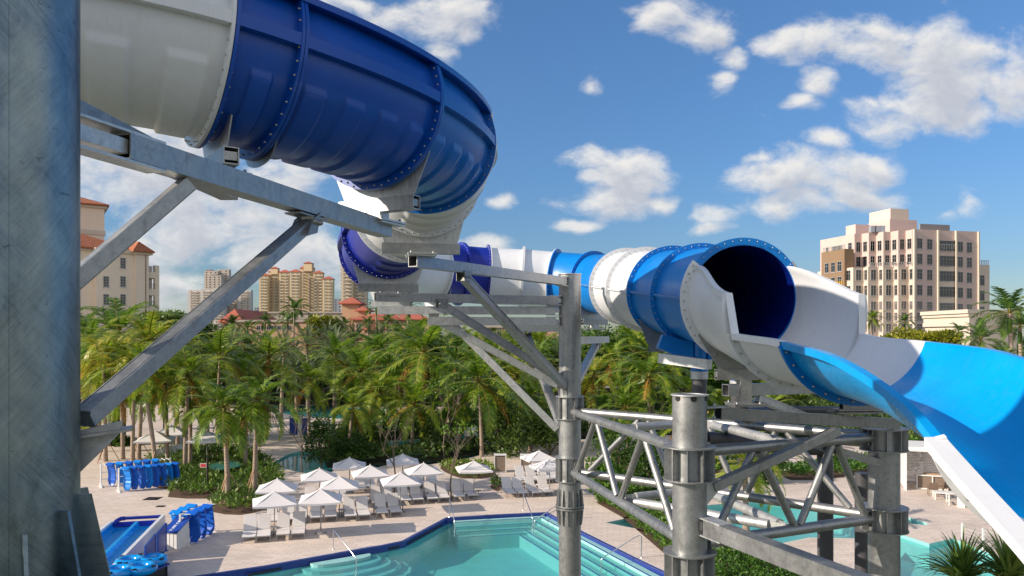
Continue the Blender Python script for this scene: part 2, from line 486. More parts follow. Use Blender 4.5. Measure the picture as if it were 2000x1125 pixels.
fc=mb.build('flume_section',M['sky'],slide); fc['label']='long sky blue open flume section'
mb=MB(); fl_flange(mb,2.015,FR_+.02,1.17,-19.5,.05); mb.build('flume_flange',M['azure'],fc); mb=MB(); fl_flange(mb,4.97,FR_+.02,1.15,-19.5,.04); mb.build('flume_flange',M['sky'],fc)
fl_bolts(2.03,1.11,-19.5,1,fc,14)
mb=MB(); sheet(mb,5.0,8.0,40,FR_,lambda s:-17,.05,.13); fl_flange(mb,5.02,FR_,1.19,-15,.045)
fd=mb.build('flume_section',M['white'],slide); fd['label']='white lower flume section running off beside the camera'
fl_bolts(5.05,1.13,-17,1,fd,14); fl_bolts(4.985,1.13,-17,-1,fd,14)
# water film of the slide: blue floor tint kept inside the section; water injectors under the tube
for (x,y,z1,px) in ((RP[20].x-.05,RP[20].y-.1,9.83,1350),):
    mb=MB(); c=V((x,y,0))
    mb.tube((x,y,9.9),(x,y,9.28),.155,None,28); mb.ring((x,y,9.3),UP,.1,.175,.05,28)
    for sgn in(-1,1):
        mb.prism([V((x+sgn*.15,y-.12,9.86)),V((x+sgn*.75,y-.12,10.02)),V((x+sgn*.85,y-.12,9.75)),V((x+sgn*.15,y-.12,9.45))],V((0,.24,0)))
    mb.build('water_injector',M['azure'],slide)
tag(BOLTS.build('bolts',M['bolt'],slide),kind='stuff')
x,y=4.05,12.75
mb=MB(); mb.tube((x,y+.9,9.75),(x,y+.9,9.2),.155,None,28); mb.build('water_injector',M['azure'],slide)
# ================================================================= galvanised supports
bc=V((-3.25,5.05,0))
big=thing('support_column','large galvanised slide column close by on the left edge, brushed and scuffed','steel column',bc)
mb=MB(); rc=.36
rows=[[bc+V((rc*math.cos(2*math.pi*j/72),rc*math.sin(2*math.pi*j/72),z)) for j in range(72)] for z in [0.0+k*.5 for k in range(29)]]
mb.grid(rows,True,True)
sa=R(-67); mb.bar(bc+V((math.cos(sa)*rc,math.sin(sa)*rc,0)),bc+V((math.cos(sa)*rc,math.sin(sa)*rc,14)),.03,.012,V((math.cos(sa),math.sin(sa),0)))
col=mb.build('column_shaft',M['bigcol'],big)
zb=8.05
mb=MB(); mb.ring(bc+V((0,0,zb)),UP,rc-.02,.62,.045,56); mb.build('base_flange',M['galv_dark'],big)
for ad,ht in ((-88,.68),(-52,.70),(-18,.80),(16,.86),(52,.86),(88,.86),(140,.86),(-125,.68)):
    d=V((math.cos(R(ad)),math.sin(R(ad)),0)); mb=MB(); t=d.cross(UP)*.022; b=bc+V((0,0,zb+.024))
    mb.prism([b+d*(rc-.01)-t/2,b+d*.60-t/2,b+d*.60+UP*.06-t/2,b+d*(rc+.075)+UP*ht-t/2,b+d*(rc-.01)+UP*ht-t/2],t)
    mb.build('gusset',M['bigcol'],big)
# main arm under the blue tube
mb=MB(); a=at(196,300,5.45); 
A0=V(((235-1000)/F*5.9,5.9,11.45)); A1=V(((752-1000)/F*10.25,10.25,11.41))
d=(A1-A0).normalized(); nrm=d.cross(UP)
mb.hollow(A0,A1,.2,.2,.012)
ab=mb.build('arm_beam',M['galv'],big)
mb=MB(); s0=bc+V((.2,.25,11.45)); s0=V((bc.x,bc.y,11.45))+ (A0-V((bc.x,bc.y,11.45))).normalized()*.3
mb.bar(s0+UP*.112,A0+d*.38+UP*.112,.19,.02); mb.bar(s0-UP*.112,A0+d*.38-UP*.112,.19,.02)
mb.bar(s0,A0+d*.015,.12,.11)
mb.build('arm_bracket',M['galv_pale'],ab)
# second arm behind it carrying the white tube joint
B0=V((-3.32,5.7,11.66)); B1=V((-3.22,8.75,11.64))
mb=MB(); mb.hollow(B0,B1,.2,.2); mb.build('arm_beam',M['galv'],big)
def brace(mb,a,b,w=.2,h=.2,up=UP,groove=True):
    """cold formed channel brace with its lips"""
    t,x,y=mb.frame(a,b,up)
    mb.bar(a,b,w,h,up,.012)
    if groove:
        for s in (1,-1): mb.bar(a+x*s*(w/2+.006)+y*(h/2-.012),b+x*s*(w/2+.006)+y*(h/2-.012),.012,.024,up)
# long near brace
lo=V(((165-1000)/F*5.35,5.35,10-(818-655)/F*5.35)); t=.72
hi=A0+(A1-A0)*.58-UP*.215
mb=MB(); brace(mb,lo,hi,.125,.135); br=mb.build('diagonal_brace',M['galv'],big)
mb=MB()
t_=(hi-lo).normalized(); 
for s in(1,-1): mb.prism([hi-t_*.25+nrm*s*.108-UP*.03,hi+t_*.02+nrm*s*.108-UP*.10,hi+t_*.12+nrm*s*.108+UP*.09,hi-t_*.08+nrm*s*.108+UP*.09],nrm*s*.012)
mb.bar(hi+UP*.088-d*.28,hi+UP*.088+d*.28,.2,.018)
for s in(-.05,.05): mb.bolt(hi+d*s+nrm*.12+UP*.02,nrm,.032,.04)
mb.build('brace_bracket',M['galv_dark'],br)
mb=MB(); q=lo+V((-.02,-.02,-.06))
pl=[lo+d*0+V((-.2,-.05,-.12)),lo+V((.22,.1,-.02)),lo+V((.20,.09,-.11)),lo+V((-.02,0,-.36)),lo+V((-.2,-.05,-.36))]
mb.prism(pl,V((.02,-.045,0))); mb.bar(lo+V((-.25,-.1,-.14)),lo+V((.27,.13,-.08)),.22,.02)
mb.build('brace_bracket',M['galv'],br)
lo2=at(85,601,5.75); hi2=A0+(A1-A0)*.165-UP*.14
mb=MB(); brace(mb,lo2,hi2,.13,.13); mb.build('diagonal_brace',M['galv'],big)

# ---------------------------------------------------------------- lattice tower
CA=V((2.875,12.43,0)); CB=V((1.45,19.23,0)); CC=V((6.94,14.33,0)); CR=.277
tow=thing('support_tower','galvanised lattice tower of three round columns joined by tube trusses beneath the flume','steel tower',(3.8,15.3,0))
def colr(mb,c,z0,z1): mb.tube(c+V((0,0,z0)),c+V((0,0,z1)),CR,None,48)
ZU,ZL=8.11,6.61
def nodebox(c,parent,z0,z1,r=.425,nplates=10,a0=0):
    mb=MB()
    for z in(z0,z1): mb.ring(c+V((0,0,z)),UP,CR-.01,r,.02,48)
    for k in range(nplates):
        a=a0+2*math.pi*k/nplates; dd=V((math.cos(a),math.sin(a),0)); tt=dd.cross(UP)*.016
        mb.prism([c+dd*(CR-.01)+V((0,0,z0+.011))-tt/2,c+dd*(r-.015)+V((0,0,z0+.011))-tt/2,c+dd*(r-.015)+V((0,0,z1-.011))-tt/2,c+dd*(CR-.01)+V((0,0,z1-.011))-tt/2],tt)
    return mb.build('node_ring',M['galv'],parent)
zA=at(1347,771,CA.y).z
def column(c,top):
    mb=MB(); colr(mb,c,0,top); sh=mb.build('column',M['galv'],tow)
    mb=MB()
    for z in (top,): mb.ring(c+V((0,0,z)),UP,CR-.05,CR+.025,.018,48)
    n=4
    mb.build('cap_ring',M['galv_pale'],sh)
    return sh
sA=column(CA,zA+.0); sB=column(CB,at(1113,536,CB.y).z); sC=column(CC,at(1735,838,CC.y).z)
mb=MB()
for k in range(6):
    a=R(-145+k*55); mb.ring(CA+V((math.cos(a)*(CR+.001),math.sin(a)*(CR+.001),zA-.045)),V((math.cos(a),math.sin(a),0)),.0,.05,.006,20)
mb.build('drain_hole',M['black'],sA)
nodebox(CA,sA,at(0,935,CA.y).z,at(0,872,CA.y).z,a0=R(-90-18)); nodebox(CA,sA,at(0,1145,CA.y).z,at(0,1077,CA.y).z,a0=R(-108))
nodebox(CB,sB,at(0,817,CB.y).z,at(0,774,CB.y).z,.37); nodebox(CB,sB,at(0,938,CB.y).z,at(0,892,CB.y).z,.37)
nodebox(CC,sC,at(0,878,CC.y).z,at(0,836,CC.y).z); nodebox(CC,sC,at(0,1034,CC.y).z,at(0,990,CC.y).z)
# bolted splice on the far column
mb=MB(); z=at(0,989,CB.y).z
mb.ring(CB+V((0,0,z+.03)),UP,CR-.01,.355,.03,48); mb.ring(CB+V((0,0,z-.03)),UP,CR-.01,.355,.03,48)
for k in range(14):
    a=2*math.pi*k/14; dd=V((math.cos(a),math.sin(a),0)); tt=dd.cross(UP)*.016
    for s in(1,-1):
        mb.prism([CB+dd*(CR-.01)+V((0,0,z+s*.046))-tt/2,CB+dd*.345+V((0,0,z+s*.046))-tt/2,CB+dd*.335+V((0,0,z+s*.16))-tt/2,CB+dd*(CR+.03)+V((0,0,z+s*.44))-tt/2,CB+dd*(CR-.01)+V((0,0,z+s*.44))-tt/2],tt)
mb.build('splice_flange',M['galv'],sB)
def truss(P,Q,nodes_up,nodes_lo,start_low=True,rc_=.095,rd_=.068,inset=.36):
    dn=(Q-P).normalized(); p=P+dn*inset; q=Q-dn*inset; L=(q-p).length
    for z in(ZU,ZL):
        mb=MB(); mb.tube(p+UP*z,q+UP*z,rc_,None,24)
        s=dn.cross(UP)*.012
        for e,sg in((p,-1),(q,1)):
            mb.prism([e+UP*(z+.14)-s/2-dn*sg*.05,e+UP*(z+.14)-s/2+dn*sg*.1,e+UP*(z-.14)-s/2+dn*sg*.1,e+UP*(z-.14)-s/2-dn*sg*.05],s)
        mb.build('truss_chord',M['galv'],tow)
    seq=sorted([(t,'u') for t in nodes_up]+[(t,'l') for t in nodes_lo])
    for (t0,k0),(t1,k1) in zip(seq[:-1],seq[1:]):
        if k0==k1: continue
        s=.03 if t1>t0 else -.03
        a=p+(q-p)*(t0+.018)+UP*((ZU-.08) if k0=='u' else (ZL+.08)); b=p+(q-p)*(t1-.018)+UP*((ZU-.08) if k1=='u' else (ZL+.08))
        mb=MB(); mb.tube(a,b,rd_,None,18); mb.build('truss_diagonal',M['galv'],tow)
truss(CB,CA,[.28,.74],[0.02,.52,.98])
truss(CA,CC,[.27,.76],[.02,.52,.98])
truss(CB,CC,[.27,.5,.76],[.02,.4,.63,.98])
mAB=(CA+CB)/2; mAC=(CA+CC)/2; mBC=(CB+CC)/2
for z,a,b in ((ZL+.02,mAB,mBC),(ZL+.02,mAB,mAC),(ZU-.02,mAC,mBC),(ZU-.02,mAB,mBC),(ZL,mAC,mBC)):
    dn=(b-a).normalized(); mb=MB(); mb.tube(a+dn*.45+UP*z,b-dn*.45+UP*z,.09,None,20)
    mb.bar(a+dn*.05+UP*z,a+dn*.5+UP*z,.016,.13); mb.bar(b-dn*.05+UP*z,b-dn*.5+UP*z,.016,.13)
    mb.build('truss_tie',M['galv_pale'],tow)
# arms from the far column
def arm(tip,root_z,tip_px_y,c=CB,tipY=15,w=.2,h=.2,px=800,m='galv'):
    pass
def arm_to(tip,c,m='galv',h=.2,w=.2,ext=0):
    tip=V(tip); root=c+V((0,0,tip.z)); dd=(root-tip); dd.z=0; dd.normalize()
    root=root-dd*(CR+.1)
    mb=MB(); mb.hollow(tip,root,w,h,.012); o=mb.build('arm_beam',M[m],tow)
    mb=MB(); 
    for s in(1,-1): mb.bar(root-dd*.22+UP*s*(h/2+.011),root+dd*.14+UP*s*(h/2+.011),w*.9,.018)
    mb.bar(root-dd*.03,root+dd*.12,.12,.1)
    mb.build('arm_bracket',M['galv_pale'],o)
    return tip,root,dd
def brace_to(tip,c,z,m='galv',w=.17,h=.17,r=CR):
    tip=V(tip); dd=V((c.x-tip.x,c.y-tip.y,0)).normalized(); root=V((c.x,c.y,z))-dd*(r+.05)
    mb=MB(); brace(mb,root,tip,w,h); o=mb.build('diagonal_brace',M[m],tow)
    mb=MB(); x=dd.cross(UP)
    for s in(1,-1): mb.prism([tip+x*s*(w/2+.008)+UP*.12-dd*.1,tip+x*s*(w/2+.008)+UP*.12+dd*.14,tip+x*s*(w/2+.008)-UP*.1+dd*.12,tip+x*s*(w/2+.008)-UP*.08-dd*.1],x*s*.01)
    for s in (-.06,.06): mb.bolt(tip+dd*s+x*(w/2+.02),x,.03,.03)
    mb.prism([root+x*.06-UP*.02,root+dd*.06+x*.06-UP*.3,root+dd*.06+x*.06+UP*.05],-x*.12)
    mb.build('brace_bracket',M['galv_dark'],o)
a2=arm_to(at(806,510,13.75),CB)
a3=arm_to(at(733,580,17.3),CB,'galv')
a4=arm_to(at(738,606,19.0),CB,'galv_pale')  # sunlit look of this arm and the next put into paler steel
a5=arm_to(at(836,627,18.6),CB,'galv_pale')
a6=arm_to(at(1000,642,22.6),CB,'galv')
a7=arm_to(at(1184,663,24.4),CB,'galv_pale')
brace_to(at(905,541,15.1),CB,at(1105,752,CB.y).z)
brace_to(at(862,594,17.7),CB,at(1098,738,CB.y).z)
brace_to(at(846,622,18.7),CB,at(1092,752,CB.y).z,'galv_pale')
brace_to(at(880,628,19.3),CB,at(1096,838,CB.y).z,'galv_pale')
brace_to(at(1028,655,21.6),CB,at(1100,850,CB.y).z,'galv')
brace_to(at(1166,672,23.4),CB,at(1138,765,CB.y).z,'galv_pale')
# arms of the near columns under the flume
b1=at(1417,762,13.1)
arm_to(b1,CC,'galv')
mb=MB(); a=CA+V((.36,.05,at(0,807,CA.y).z)); b=CC+V((-.1,-.2,at(0,833,CC.y).z)); 
a=V((a.x,CA.y+.08,at(1395,807,12.5).z)); b=V((7.0,14.0,at(1735,828,14.0).z))
mb.hollow(a+V((.12,0,0)),b,.19,.19); o=mb.build('arm_beam',M['galv_dark'],tow)
mb=MB()
for s in(1,-1): mb.bar(V((CA.x+.2,CA.y+.03,a.z+s*.09)),a+V((.3,.03,s*.106)),.17,.018)
mb.bolt(a+V((.05,-.05,.115)),UP,.03,.05); mb.bolt(a+V((.05,-.05,-.08)),UP,.03,.05)
mb.build('arm_bracket',M['galv_pale'],o)
mb=MB(); p=at(1662,812,13.55)
mb.bar(p+V((-.33,0,.06)),p+V((.5,.06,.06)),.4,.03); mb.bar(p+V((-.3,0,.11)),p+V((.5,.06,.11)),.36,.03); mb.hollow(p+V((-.18,-.02,.17)),p+V((.8,.06,.17)),.14,.12)
for s in(-.2,0,.2,.4): mb.bolt(p+V((s,-.14,.08)),-UP,.025,.09)
mb.bar(p+V((-.2,0,.22)),p+V((.9,.05,.22)),.3,.02); mb.hollow(p+V((-.38,.2,.42)),p+V((1.2,.3,.42)),.16,.2); mb.bar(p+V((.25,.1,.12)),p+V((.25,.1,.36)),.24,.24,V((1,0,0)))
mb.build('beam_seat',M['galv_dark'],o)
mb=MB(); brace(mb,at(1392,951,12.35),at(1636,842,13.2),.15,.15); o=mb.build('diagonal_brace',M['galv'],tow)
mb=MB(); q=at(1385,950,12.3); mb.prism([q+V((-.05,0,.12)),q+V((.2,.05,.12)),q+V((.2,.05,-.04)),q+V((-.05,0,-.32))],V((0,.02,0))); mb.build('brace_bracket',M['galv_pale'],o)
mb=MB(); brace(mb,at(1478,776,13.3),at(1580,818,13.9),.14,.14); mb.build('diagonal_brace',M['galv_pale'],tow)
mb=MB(); a=at(1385,1030,12.15); b=at(1700,1150,9.35); mb.hollow(a,b,.24,.25,.014); o=mb.build('arm_beam',M['galv'],tow)
dd=(b-a).normalized(); mb=MB()
for s in(1,-1): mb.bar(a-dd*.25+UP*s*.135,a+dd*.4+UP*s*.135,.24,.02)
mb.bar(a-dd*.28,a+dd*.02,.13,.14); mb.build('arm_bracket',M['galv_pale'],o)
mb=MB(); mb.bar(at(1290,699,15.3),at(1386,712,14.6),.2,.19); mb.build('arm_beam',M['galv_pale'],tow)
mb=MB(); mb.bar(at(1600,870,13.9),at(1720,905,14.2),.16,.14); mb.build('diagonal_brace',M['galv'],tow)

# ---------------------------------------------------------------- dark water pipes
def pipe_thing(label,pts,r,extras=()):
    o=thing('water_pipe',label,'water pipe',(pts[0][0],pts[0][1],0),'dark grey water pipes of the slide')
    mb=MB(); mb.pipe(pts,r,24); mb.build('pipe_run',M['pipegrey'],o)
    mb=MB()
    for p,ax in extras: mb.ring(V(p),V(ax),r,r+.022,.16,28)
    if extras: mb.build('pipe_clamp',M['galv_pale'],o)
    return o
x,y=RP[20].x-.05,RP[20].y-.1
pipe_thing('dark grey feed pipe dropping from the blue tube behind the tall near column',[(x,y,9.27),(x,y,8.4),(x,y,6.5),(x,y,-.0)],.15,[((x,y,9.2),(0,0,1))])
x,y=4.05,13.65
pipe_thing('dark grey feed pipe under the tube mouth, beside the bolted arm beam',[(x,y,9.2),(x,y,8.75),(x+.03,y+.06,8.62),(x+.2,y+.2,8.56),(x+.6,y+.6,8.56)],.155,[((x,y,9.12),(0,0,1))])
pp=[at(1378,858,15.6),at(1480,866,16.0),at(1570,874,16.4)]
e=at(1612,900,16.6)
pipe_thing('dark grey pipe that runs level behind the truss and elbows down into the pool deck',pp+[V((e.x-.12,e.y-.02,pp[2].z-.03)),V((e.x-.02,e.y,pp[2].z-.14)),V((e.x,e.y,pp[2].z-.4)),V((e.x,e.y,4)),V((e.x,e.y,0))],.165)
x,y,_=at(1684,1000,16.2)
pipe_thing('dark grey upright pipe just left of the right-hand lattice column',[(x,y,7.1),(x,y,4),(x,y,0)],.15)
pp=[at(1436,800,14.6),at(1540,800,15.1),at(1650,801,15.6)]
pipe_thing('dark grey level pipe tucked under the blue flume',pp,.075)
# ================================================================= ground, deck, pools
def paver():
    m,nt,b=mat('beige_deck_pavers')
    v=coords(nt,(1,1,1),rot=(0,0,R(8)))
    br=nt.nodes.new('ShaderNodeTexBrick'); lk(nt,v,br.inputs['Vector'])
    br.inputs['Scale'].default_value=1.0; br.inputs['Brick Width'].default_value=.62; br.inputs['Row Height'].default_value=.31
    br.inputs['Mortar Size'].default_value=.012; br.inputs['Color1'].default_value=(.70,.595,.52,1); br.inputs['Color2'].default_value=(.60,.51,.445,1); br.inputs['Mortar'].default_value=(.42,.37,.33,1)
    n=noi(nt,v,.35,7,.6); n2=noi(nt,v,.09,4)
    c=mixc(nt,1.0,br.outputs['Color'],ramp(nt,n,[(.3,(.86,.85,.84)),(.7,(1.08,1.07,1.06))]),'MULTIPLY')
    c=mixc(nt,1.0,c,ramp(nt,n2,[(.3,(.9,.9,.9)),(.7,(1.06,1.06,1.06))]),'MULTIPLY')
    lk(nt,c,b.inputs['Base Color']); b.inputs['Roughness'].default_value=.8
    return m
M['paver']=paver()
M['coping']=simple('pale_stone_coping',(.60,.53,.46),.75,0,.08,3)
M['tileblue']=simple('cobalt_pool_tile',(.02,.04,.24),.25,0,.25,25)
M['plaster']=simple('pool_plaster',(.22,.54,.535),.7,0,.08,1.2)
M['step']=simple('pool_step_plaster',(.27,.52,.51),.7,0,.06,2)
M['mulch']=simple('brown_mulch',(.09,.05,.03),.9,0,.4,8)
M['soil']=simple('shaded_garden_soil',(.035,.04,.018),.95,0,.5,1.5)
M['terrain']=simple('distant_ground',(.10,.11,.07),.95,0,.3,.05)
M['greenpad']=simple('teal_green_pond_liner',(.03,.14,.12),.35,0,.2,1)
def water(name,tint,bsc=1.6,bst=.10):
    m=bpy.data.materials.new(name); m.use_nodes=True; nt=m.node_tree; nt.nodes.remove(nt.nodes['Principled BSDF'])
    out=nt.nodes['Material Output']
    t=nt.nodes.new('ShaderNodeBsdfTransparent'); t.inputs['Color'].default_value=(*tint,1)
    g=nt.nodes.new('ShaderNodeBsdfGlossy'); g.inputs['Roughness'].default_value=.03
    f=nt.nodes.new('ShaderNodeFresnel'); f.inputs['IOR'].default_value=1.33
    d=nt.nodes.new('ShaderNodeBsdfDiffuse'); d.inputs['Color'].default_value=(tint[0]*.28,tint[1]*.52,tint[2]*.54,1)
    v=coords(nt); n=noi(nt,v,bsc,5,.6,.5)
    bp=nt.nodes.new('ShaderNodeBump'); bp.inputs['Strength'].default_value=bst; bp.inputs['Distance'].default_value=.05
    lk(nt,n,bp.inputs['Height']); lk(nt,bp.outputs['Normal'],g.inputs['Normal']); lk(nt,bp.outputs['Normal'],f.inputs['Normal'])
    m0=nt.nodes.new('ShaderNodeMixShader'); m0.inputs[0].default_value=.16; lk(nt,t.outputs[0],m0.inputs[1]); lk(nt,d.outputs[0],m0.inputs[2])
    ge=nt.nodes.new('ShaderNodeNewGeometry')
    m1=nt.nodes.new('ShaderNodeMixShader'); lk(nt,mth(nt,'MULTIPLY',f.outputs[0],mth(nt,'SUBTRACT',1.0,ge.outputs['Backfacing'])),m1.inputs[0]); lk(nt,m0.outputs[0],m1.inputs[1]); lk(nt,g.outputs[0],m1.inputs[2])
    lk(nt,m1.outputs[0],out.inputs['Surface'])
    return m
M['water']=water('pool_water',(.62,.92,.91),2.6,.22)
M['water2']=water('lazy_river_water',(.50,.84,.86))
def spline(pts,n=5):
    out=[];m=len(pts)
    for i in range(m):
        a,b,c,d=[V(pts[(i+k)%m]) for k in(-1,0,1,2)]
        for k in range(n): out.append(cr(a,b,c,d,k/n))
    return out
def G(lst): return [gp(*p) for p in lst]
main=G([(330,1158),(520,1106),(632,1086),(716,1071),(748,1066),(790,1057),(874,1012),(970,1006),(1066,1001.5),(1134,1039),(1246,1095),(1420,1180)])
main=[V((-20.5,27.5,0))]+main[1:-1]+[V((8.6,27.5,0))]
right=G([(1290,1010),(1330,990),(1500,978),(1600,985),(1712,1028),(1815,1062),(1862,1052),(1960,1092),(1985,1125),(1985,1160)])
right=[V((5.0,41,0))]+right[1:-1]+[V((17.2,29.5,0)),V((12.5,29.5,0)),gp(1712,1052),gp(1580,1050),gp(1460,1075)]
spa=G([(1768,1008),(1812,1022),(1808,1026),(1764,1022)])
river=spline(G([(538,905),(552,893),(575,884),(612,881),(650,878),(700,884),(770,889),(860,880),(960,866),(1090,848),(1300,838),(1300,848),(1090,862),(960,884),(905,897),(830,908),(760,908),(722,917),(660,917),(640,926),(600,925),(560,916)]),4)
river2=G([(640,876),(690,872),(830,868),(980,853),(1090,842),(1088,838),(960,846),(800,860),(690,866),(640,868)])
lagoon=G([(470,792),(560,786),(640,789),(700,797),(760,800),(770,812),(660,818),(590,812),(500,802)])
pools=[(main,'plaster','water',-.30,-1.35,'main_pool','tileblue'),(right,'plaster','water',-.16,-1.2,'right_pool','coping'),(spa,'step','water',-.12,-.6,'plunge_pool','coping'),
 (river,'plaster','water2',-.14,-1.0,'lazy_river','coping'),(river2,'plaster','water2',-.14,-1.0,'river_channel','coping'),(lagoon,'plaster','water2',-.12,-.9,'lagoon_pool','coping')]
outer=[V((-95,24,0)),V((60,24,0)),V((95,150,0)),V((-130,150,0))]
polys=[outer]+[p[0] for p in pools]
tri=tessellate_polygon(polys); mb=MB(); mb.add([v for p in polys for v in p],[tuple(t) for t in tri])
for f in mb.f:
    a,b,c=[mb.v[i] for i in f]
    if (b-a).cross(c-a).z<0: f.reverse()
tag(mb.build('pool_deck',M['paver']),kind='structure')
mb=MB(); mb.add([V((-6000,-200,-2)),V((6000,-200,-2)),V((6000,9000,-2)),V((-6000,9000,-2))],[(0,1,2,3)])
tag(mb.build('ground',M['terrain']),kind='structure')
def wallstrip(pl,z0,z1,name,m,kind='structure'):
    mb=MB(); n=len(pl)
    mb.grid([[V((p.x,p.y,z0)) for p in pl],[V((p.x,p.y,z1)) for p in pl]],False,True)
    return tag(mb.build(name,M[m]),kind=kind)
def offset(pl,d):
    n=len(pl); A=sum(pl[i].x*pl[(i+1)%n].y-pl[(i+1)%n].x*pl[i].y for i in range(n)); s=1 if A>0 else -1
    out=[]
    for i in range(n):
        e1=(pl[i]-pl[i-1]);e2=(pl[(i+1)%n]-pl[i]); e1.normalize();e2.normalize()
        n1=V((e1.y,-e1.x,0))*s;n2=V((e2.y,-e2.x,0))*s
        b=(n1+n2); L=b.length; b=b/L if L>.3 else n1
        out.append(pl[i]+b*d/max(.5,b.dot(n1)))
    return out
def sheet_ring(inner,outerp,z,name,m):
    mb=MB(); n=len(inner)
    mb.grid([[V((p.x,p.y,z)) for p in inner],[V((p.x,p.y,z)) for p in outerp]],False,True)
    return tag(mb.build(name,M[m]),kind='structure')
for pl,fl,wt,zw,zf,nm,band in pools:
    wallstrip(pl,0,zf if nm!='main_pool' else -.32,nm+'_wall',band if nm=='main_pool' else fl)
    if nm=='main_pool': wallstrip(pl,-.32,zf,nm+'_basin_wall',fl)
    mb=MB(); q=[V((p.x,p.y,zf)) for p in pl]; t=tessellate_polygon([q]); mb.add(q,[tuple(x) for x in t]); tag(mb.build(nm+'_floor',M[fl]),kind='structure')
    ins=offset(pl,-.004)
    mb=MB(); q=[V((p.x,p.y,zw)) for p in ins]; t=tessellate_polygon([q]); mb.add(q,[tuple(x) for x in t])
    for f in mb.f:
        a,b,c=[mb.v[i] for i in f]
        if (b-a).cross(c-a).z<0: f.reverse()
    tag(mb.build(nm+'_water',M[wt]),kind='structure')
    sheet_ring(pl,offset(pl,.22 if nm!='main_pool' else .30),.004,nm+'_coping','coping')
    if nm=='main_pool':   # blue tile line flush in the deck edge
        sheet_ring(offset(pl,.0),offset(pl,.16),.008,'tile_edge','tileblue')
# gutter slots in the blue tile band
for a,b in ((gp(748,1066),gp(790,1057)),(gp(470,1117),gp(562,1098)),(gp(790,1057),gp(866,1016))):
    d=(b-a).normalized(); nn=V((d.y,-d.x,0)); mb=MB(); mb.bar(a+d*.3+nn*.02-UP*.20,b-d*.3+nn*.02-UP*.20,.03,.09); tag(mb.build('gutter_slot',M['black']),kind='structure')
# flights of pool steps: far side and right side wide treads, left rounded set
def treads(a,b,inn,nst,z0,dz,w,name):
    for k in range(nst):
        mb=MB(); p=a+inn*(w*k);q=b+inn*(w*k)
        z=z0-dz*k
        vs=[p,q,q+inn*w,p+inn*w]
        mb.prism([V((v.x,v.y,z)) for v in vs],V((0,0,-.9)))
        tag(mb.build(name,M['step' if k<2 else 'step']),kind='structure')
        mb=MB(); mb.bar(V((p.x,p.y,z+.006))+inn*(w-.05),V((q.x,q.y,z+.006))+inn*(w-.05),.07,.012); tag(mb.build('step_nosing',M['tileblue']),kind='structure')
P6,P8=main[6],main[8]; d=(P8-P6).normalized()
treads(P6+d*.3,P8-d*.1,V((d.y,-d.x,0)),4,-.16,.16,.44,'pool_step')
P10=main[10]; d=(P10-P8).normalized(); 
treads(P8+d*.2,P8+d*13.5,V((d.y,-d.x,0)),5,-.165,.14,.44,'pool_step')
a=gp(610,1092);b=gp(718,1074); d=(b-a).normalized(); inn=V((d.y,-d.x,0))
for k in range(5):
    z=-.17-.16*k; w=.62+.5*k; mb=MB(); pts=[]
    for j in range(13):
        ang=math.pi*j/12; pts.append((a+b)/2+d*math.cos(ang)*((b-a).length/2+.1+.42*k)+inn*(max(0,math.sin(ang))**.6*w+.0))
    pts=[V((p.x,p.y,z)) for p in pts]
    mb.prism(pts,V((0,0,-.5))); tag(mb.build('pool_step',M['step']),kind='structure')
# ---------------------------------------------------------------- planting beds
def inpoly(p,pl):
    c=False;n=len(pl);j=n-1
    for i in range(n):
        a,b=pl[i],pl[j]
        if (a.y>p.y)!=(b.y>p.y) and p.x<(b.x-a.x)*(p.y-a.y)/(b.y-a.y)+a.x: c=not c
        j=i
    return c
def leafmat(name,stops,trans=.3,rough=.5,hue=(1,1,1)):
    m=bpy.data.materials.new(name); m.use_nodes=True; nt=m.node_tree; b=nt.nodes['Principled BSDF']; out=nt.nodes['Material Output']
    g=nt.nodes.new('ShaderNodeNewGeometry'); oi=nt.nodes.new('ShaderNodeObjectInfo')
    n=noi(nt,coords(nt),.55,3)
    f=mth(nt,'ADD',mth(nt,'MULTIPLY',g.outputs['Random Per Island'],.55),mth(nt,'MULTIPLY',n,.45))
    f=mth(nt,'ADD',f,mth(nt,'MULTIPLY',mth(nt,'SUBTRACT',oi.outputs['Random'],.5),.42),None,True)
    c=ramp(nt,f,stops)
    lk(nt,c,b.inputs['Base Color']); b.inputs['Roughness'].default_value=rough; b.inputs['Specular IOR Level'].default_value=.4
    t=nt.nodes.new('ShaderNodeBsdfTranslucent'); lk(nt,mixc(nt,.5,c,(.14,.26,.015),'ADD'),t.inputs['Color'])
    mx=nt.nodes.new('ShaderNodeMixShader'); mx.inputs[0].default_value=trans
    lk(nt,b.outputs[0],mx.inputs[1]); lk(nt,t.outputs[0],mx.inputs[2]); lk(nt,mx.outputs[0],out.inputs['Surface'])
    return m
M['leaf_bed']=leafmat('bed_foliage',[(.1,(.025,.055,.01)),(.45,(.08,.14,.018)),(.75,(.17,.24,.03)),(.95,(.28,.30,.05))],.2)
M['leaf_hedge']=leafmat('hedge_foliage',[(.1,(.02,.06,.006)),(.5,(.06,.15,.012)),(.9,(.14,.25,.02))],.2)
M['leaf_dark']=leafmat('dark_understorey',[(.1,(.022,.048,.01)),(.5,(.06,.11,.02)),(.9,(.14,.20,.035))],.22)
M['leaf_mid']=leafmat('grove_filler_foliage',[(.1,(.015,.035,.008)),(.5,(.05,.095,.015)),(.9,(.13,.18,.03))],.2)
M['leaf_bush']=leafmat('shrub_foliage',[(.1,(.015,.04,.008)),(.5,(.05,.11,.015)),(.88,(.12,.19,.02)),(.97,(.35,.09,.03))],.2)
M['leaf_bright']=leafmat('bright_tree_foliage',[(.1,(.02,.06,.006)),(.45,(.06,.14,.01)),(.8,(.13,.23,.015)),(1,(.22,.29,.03))],.25)
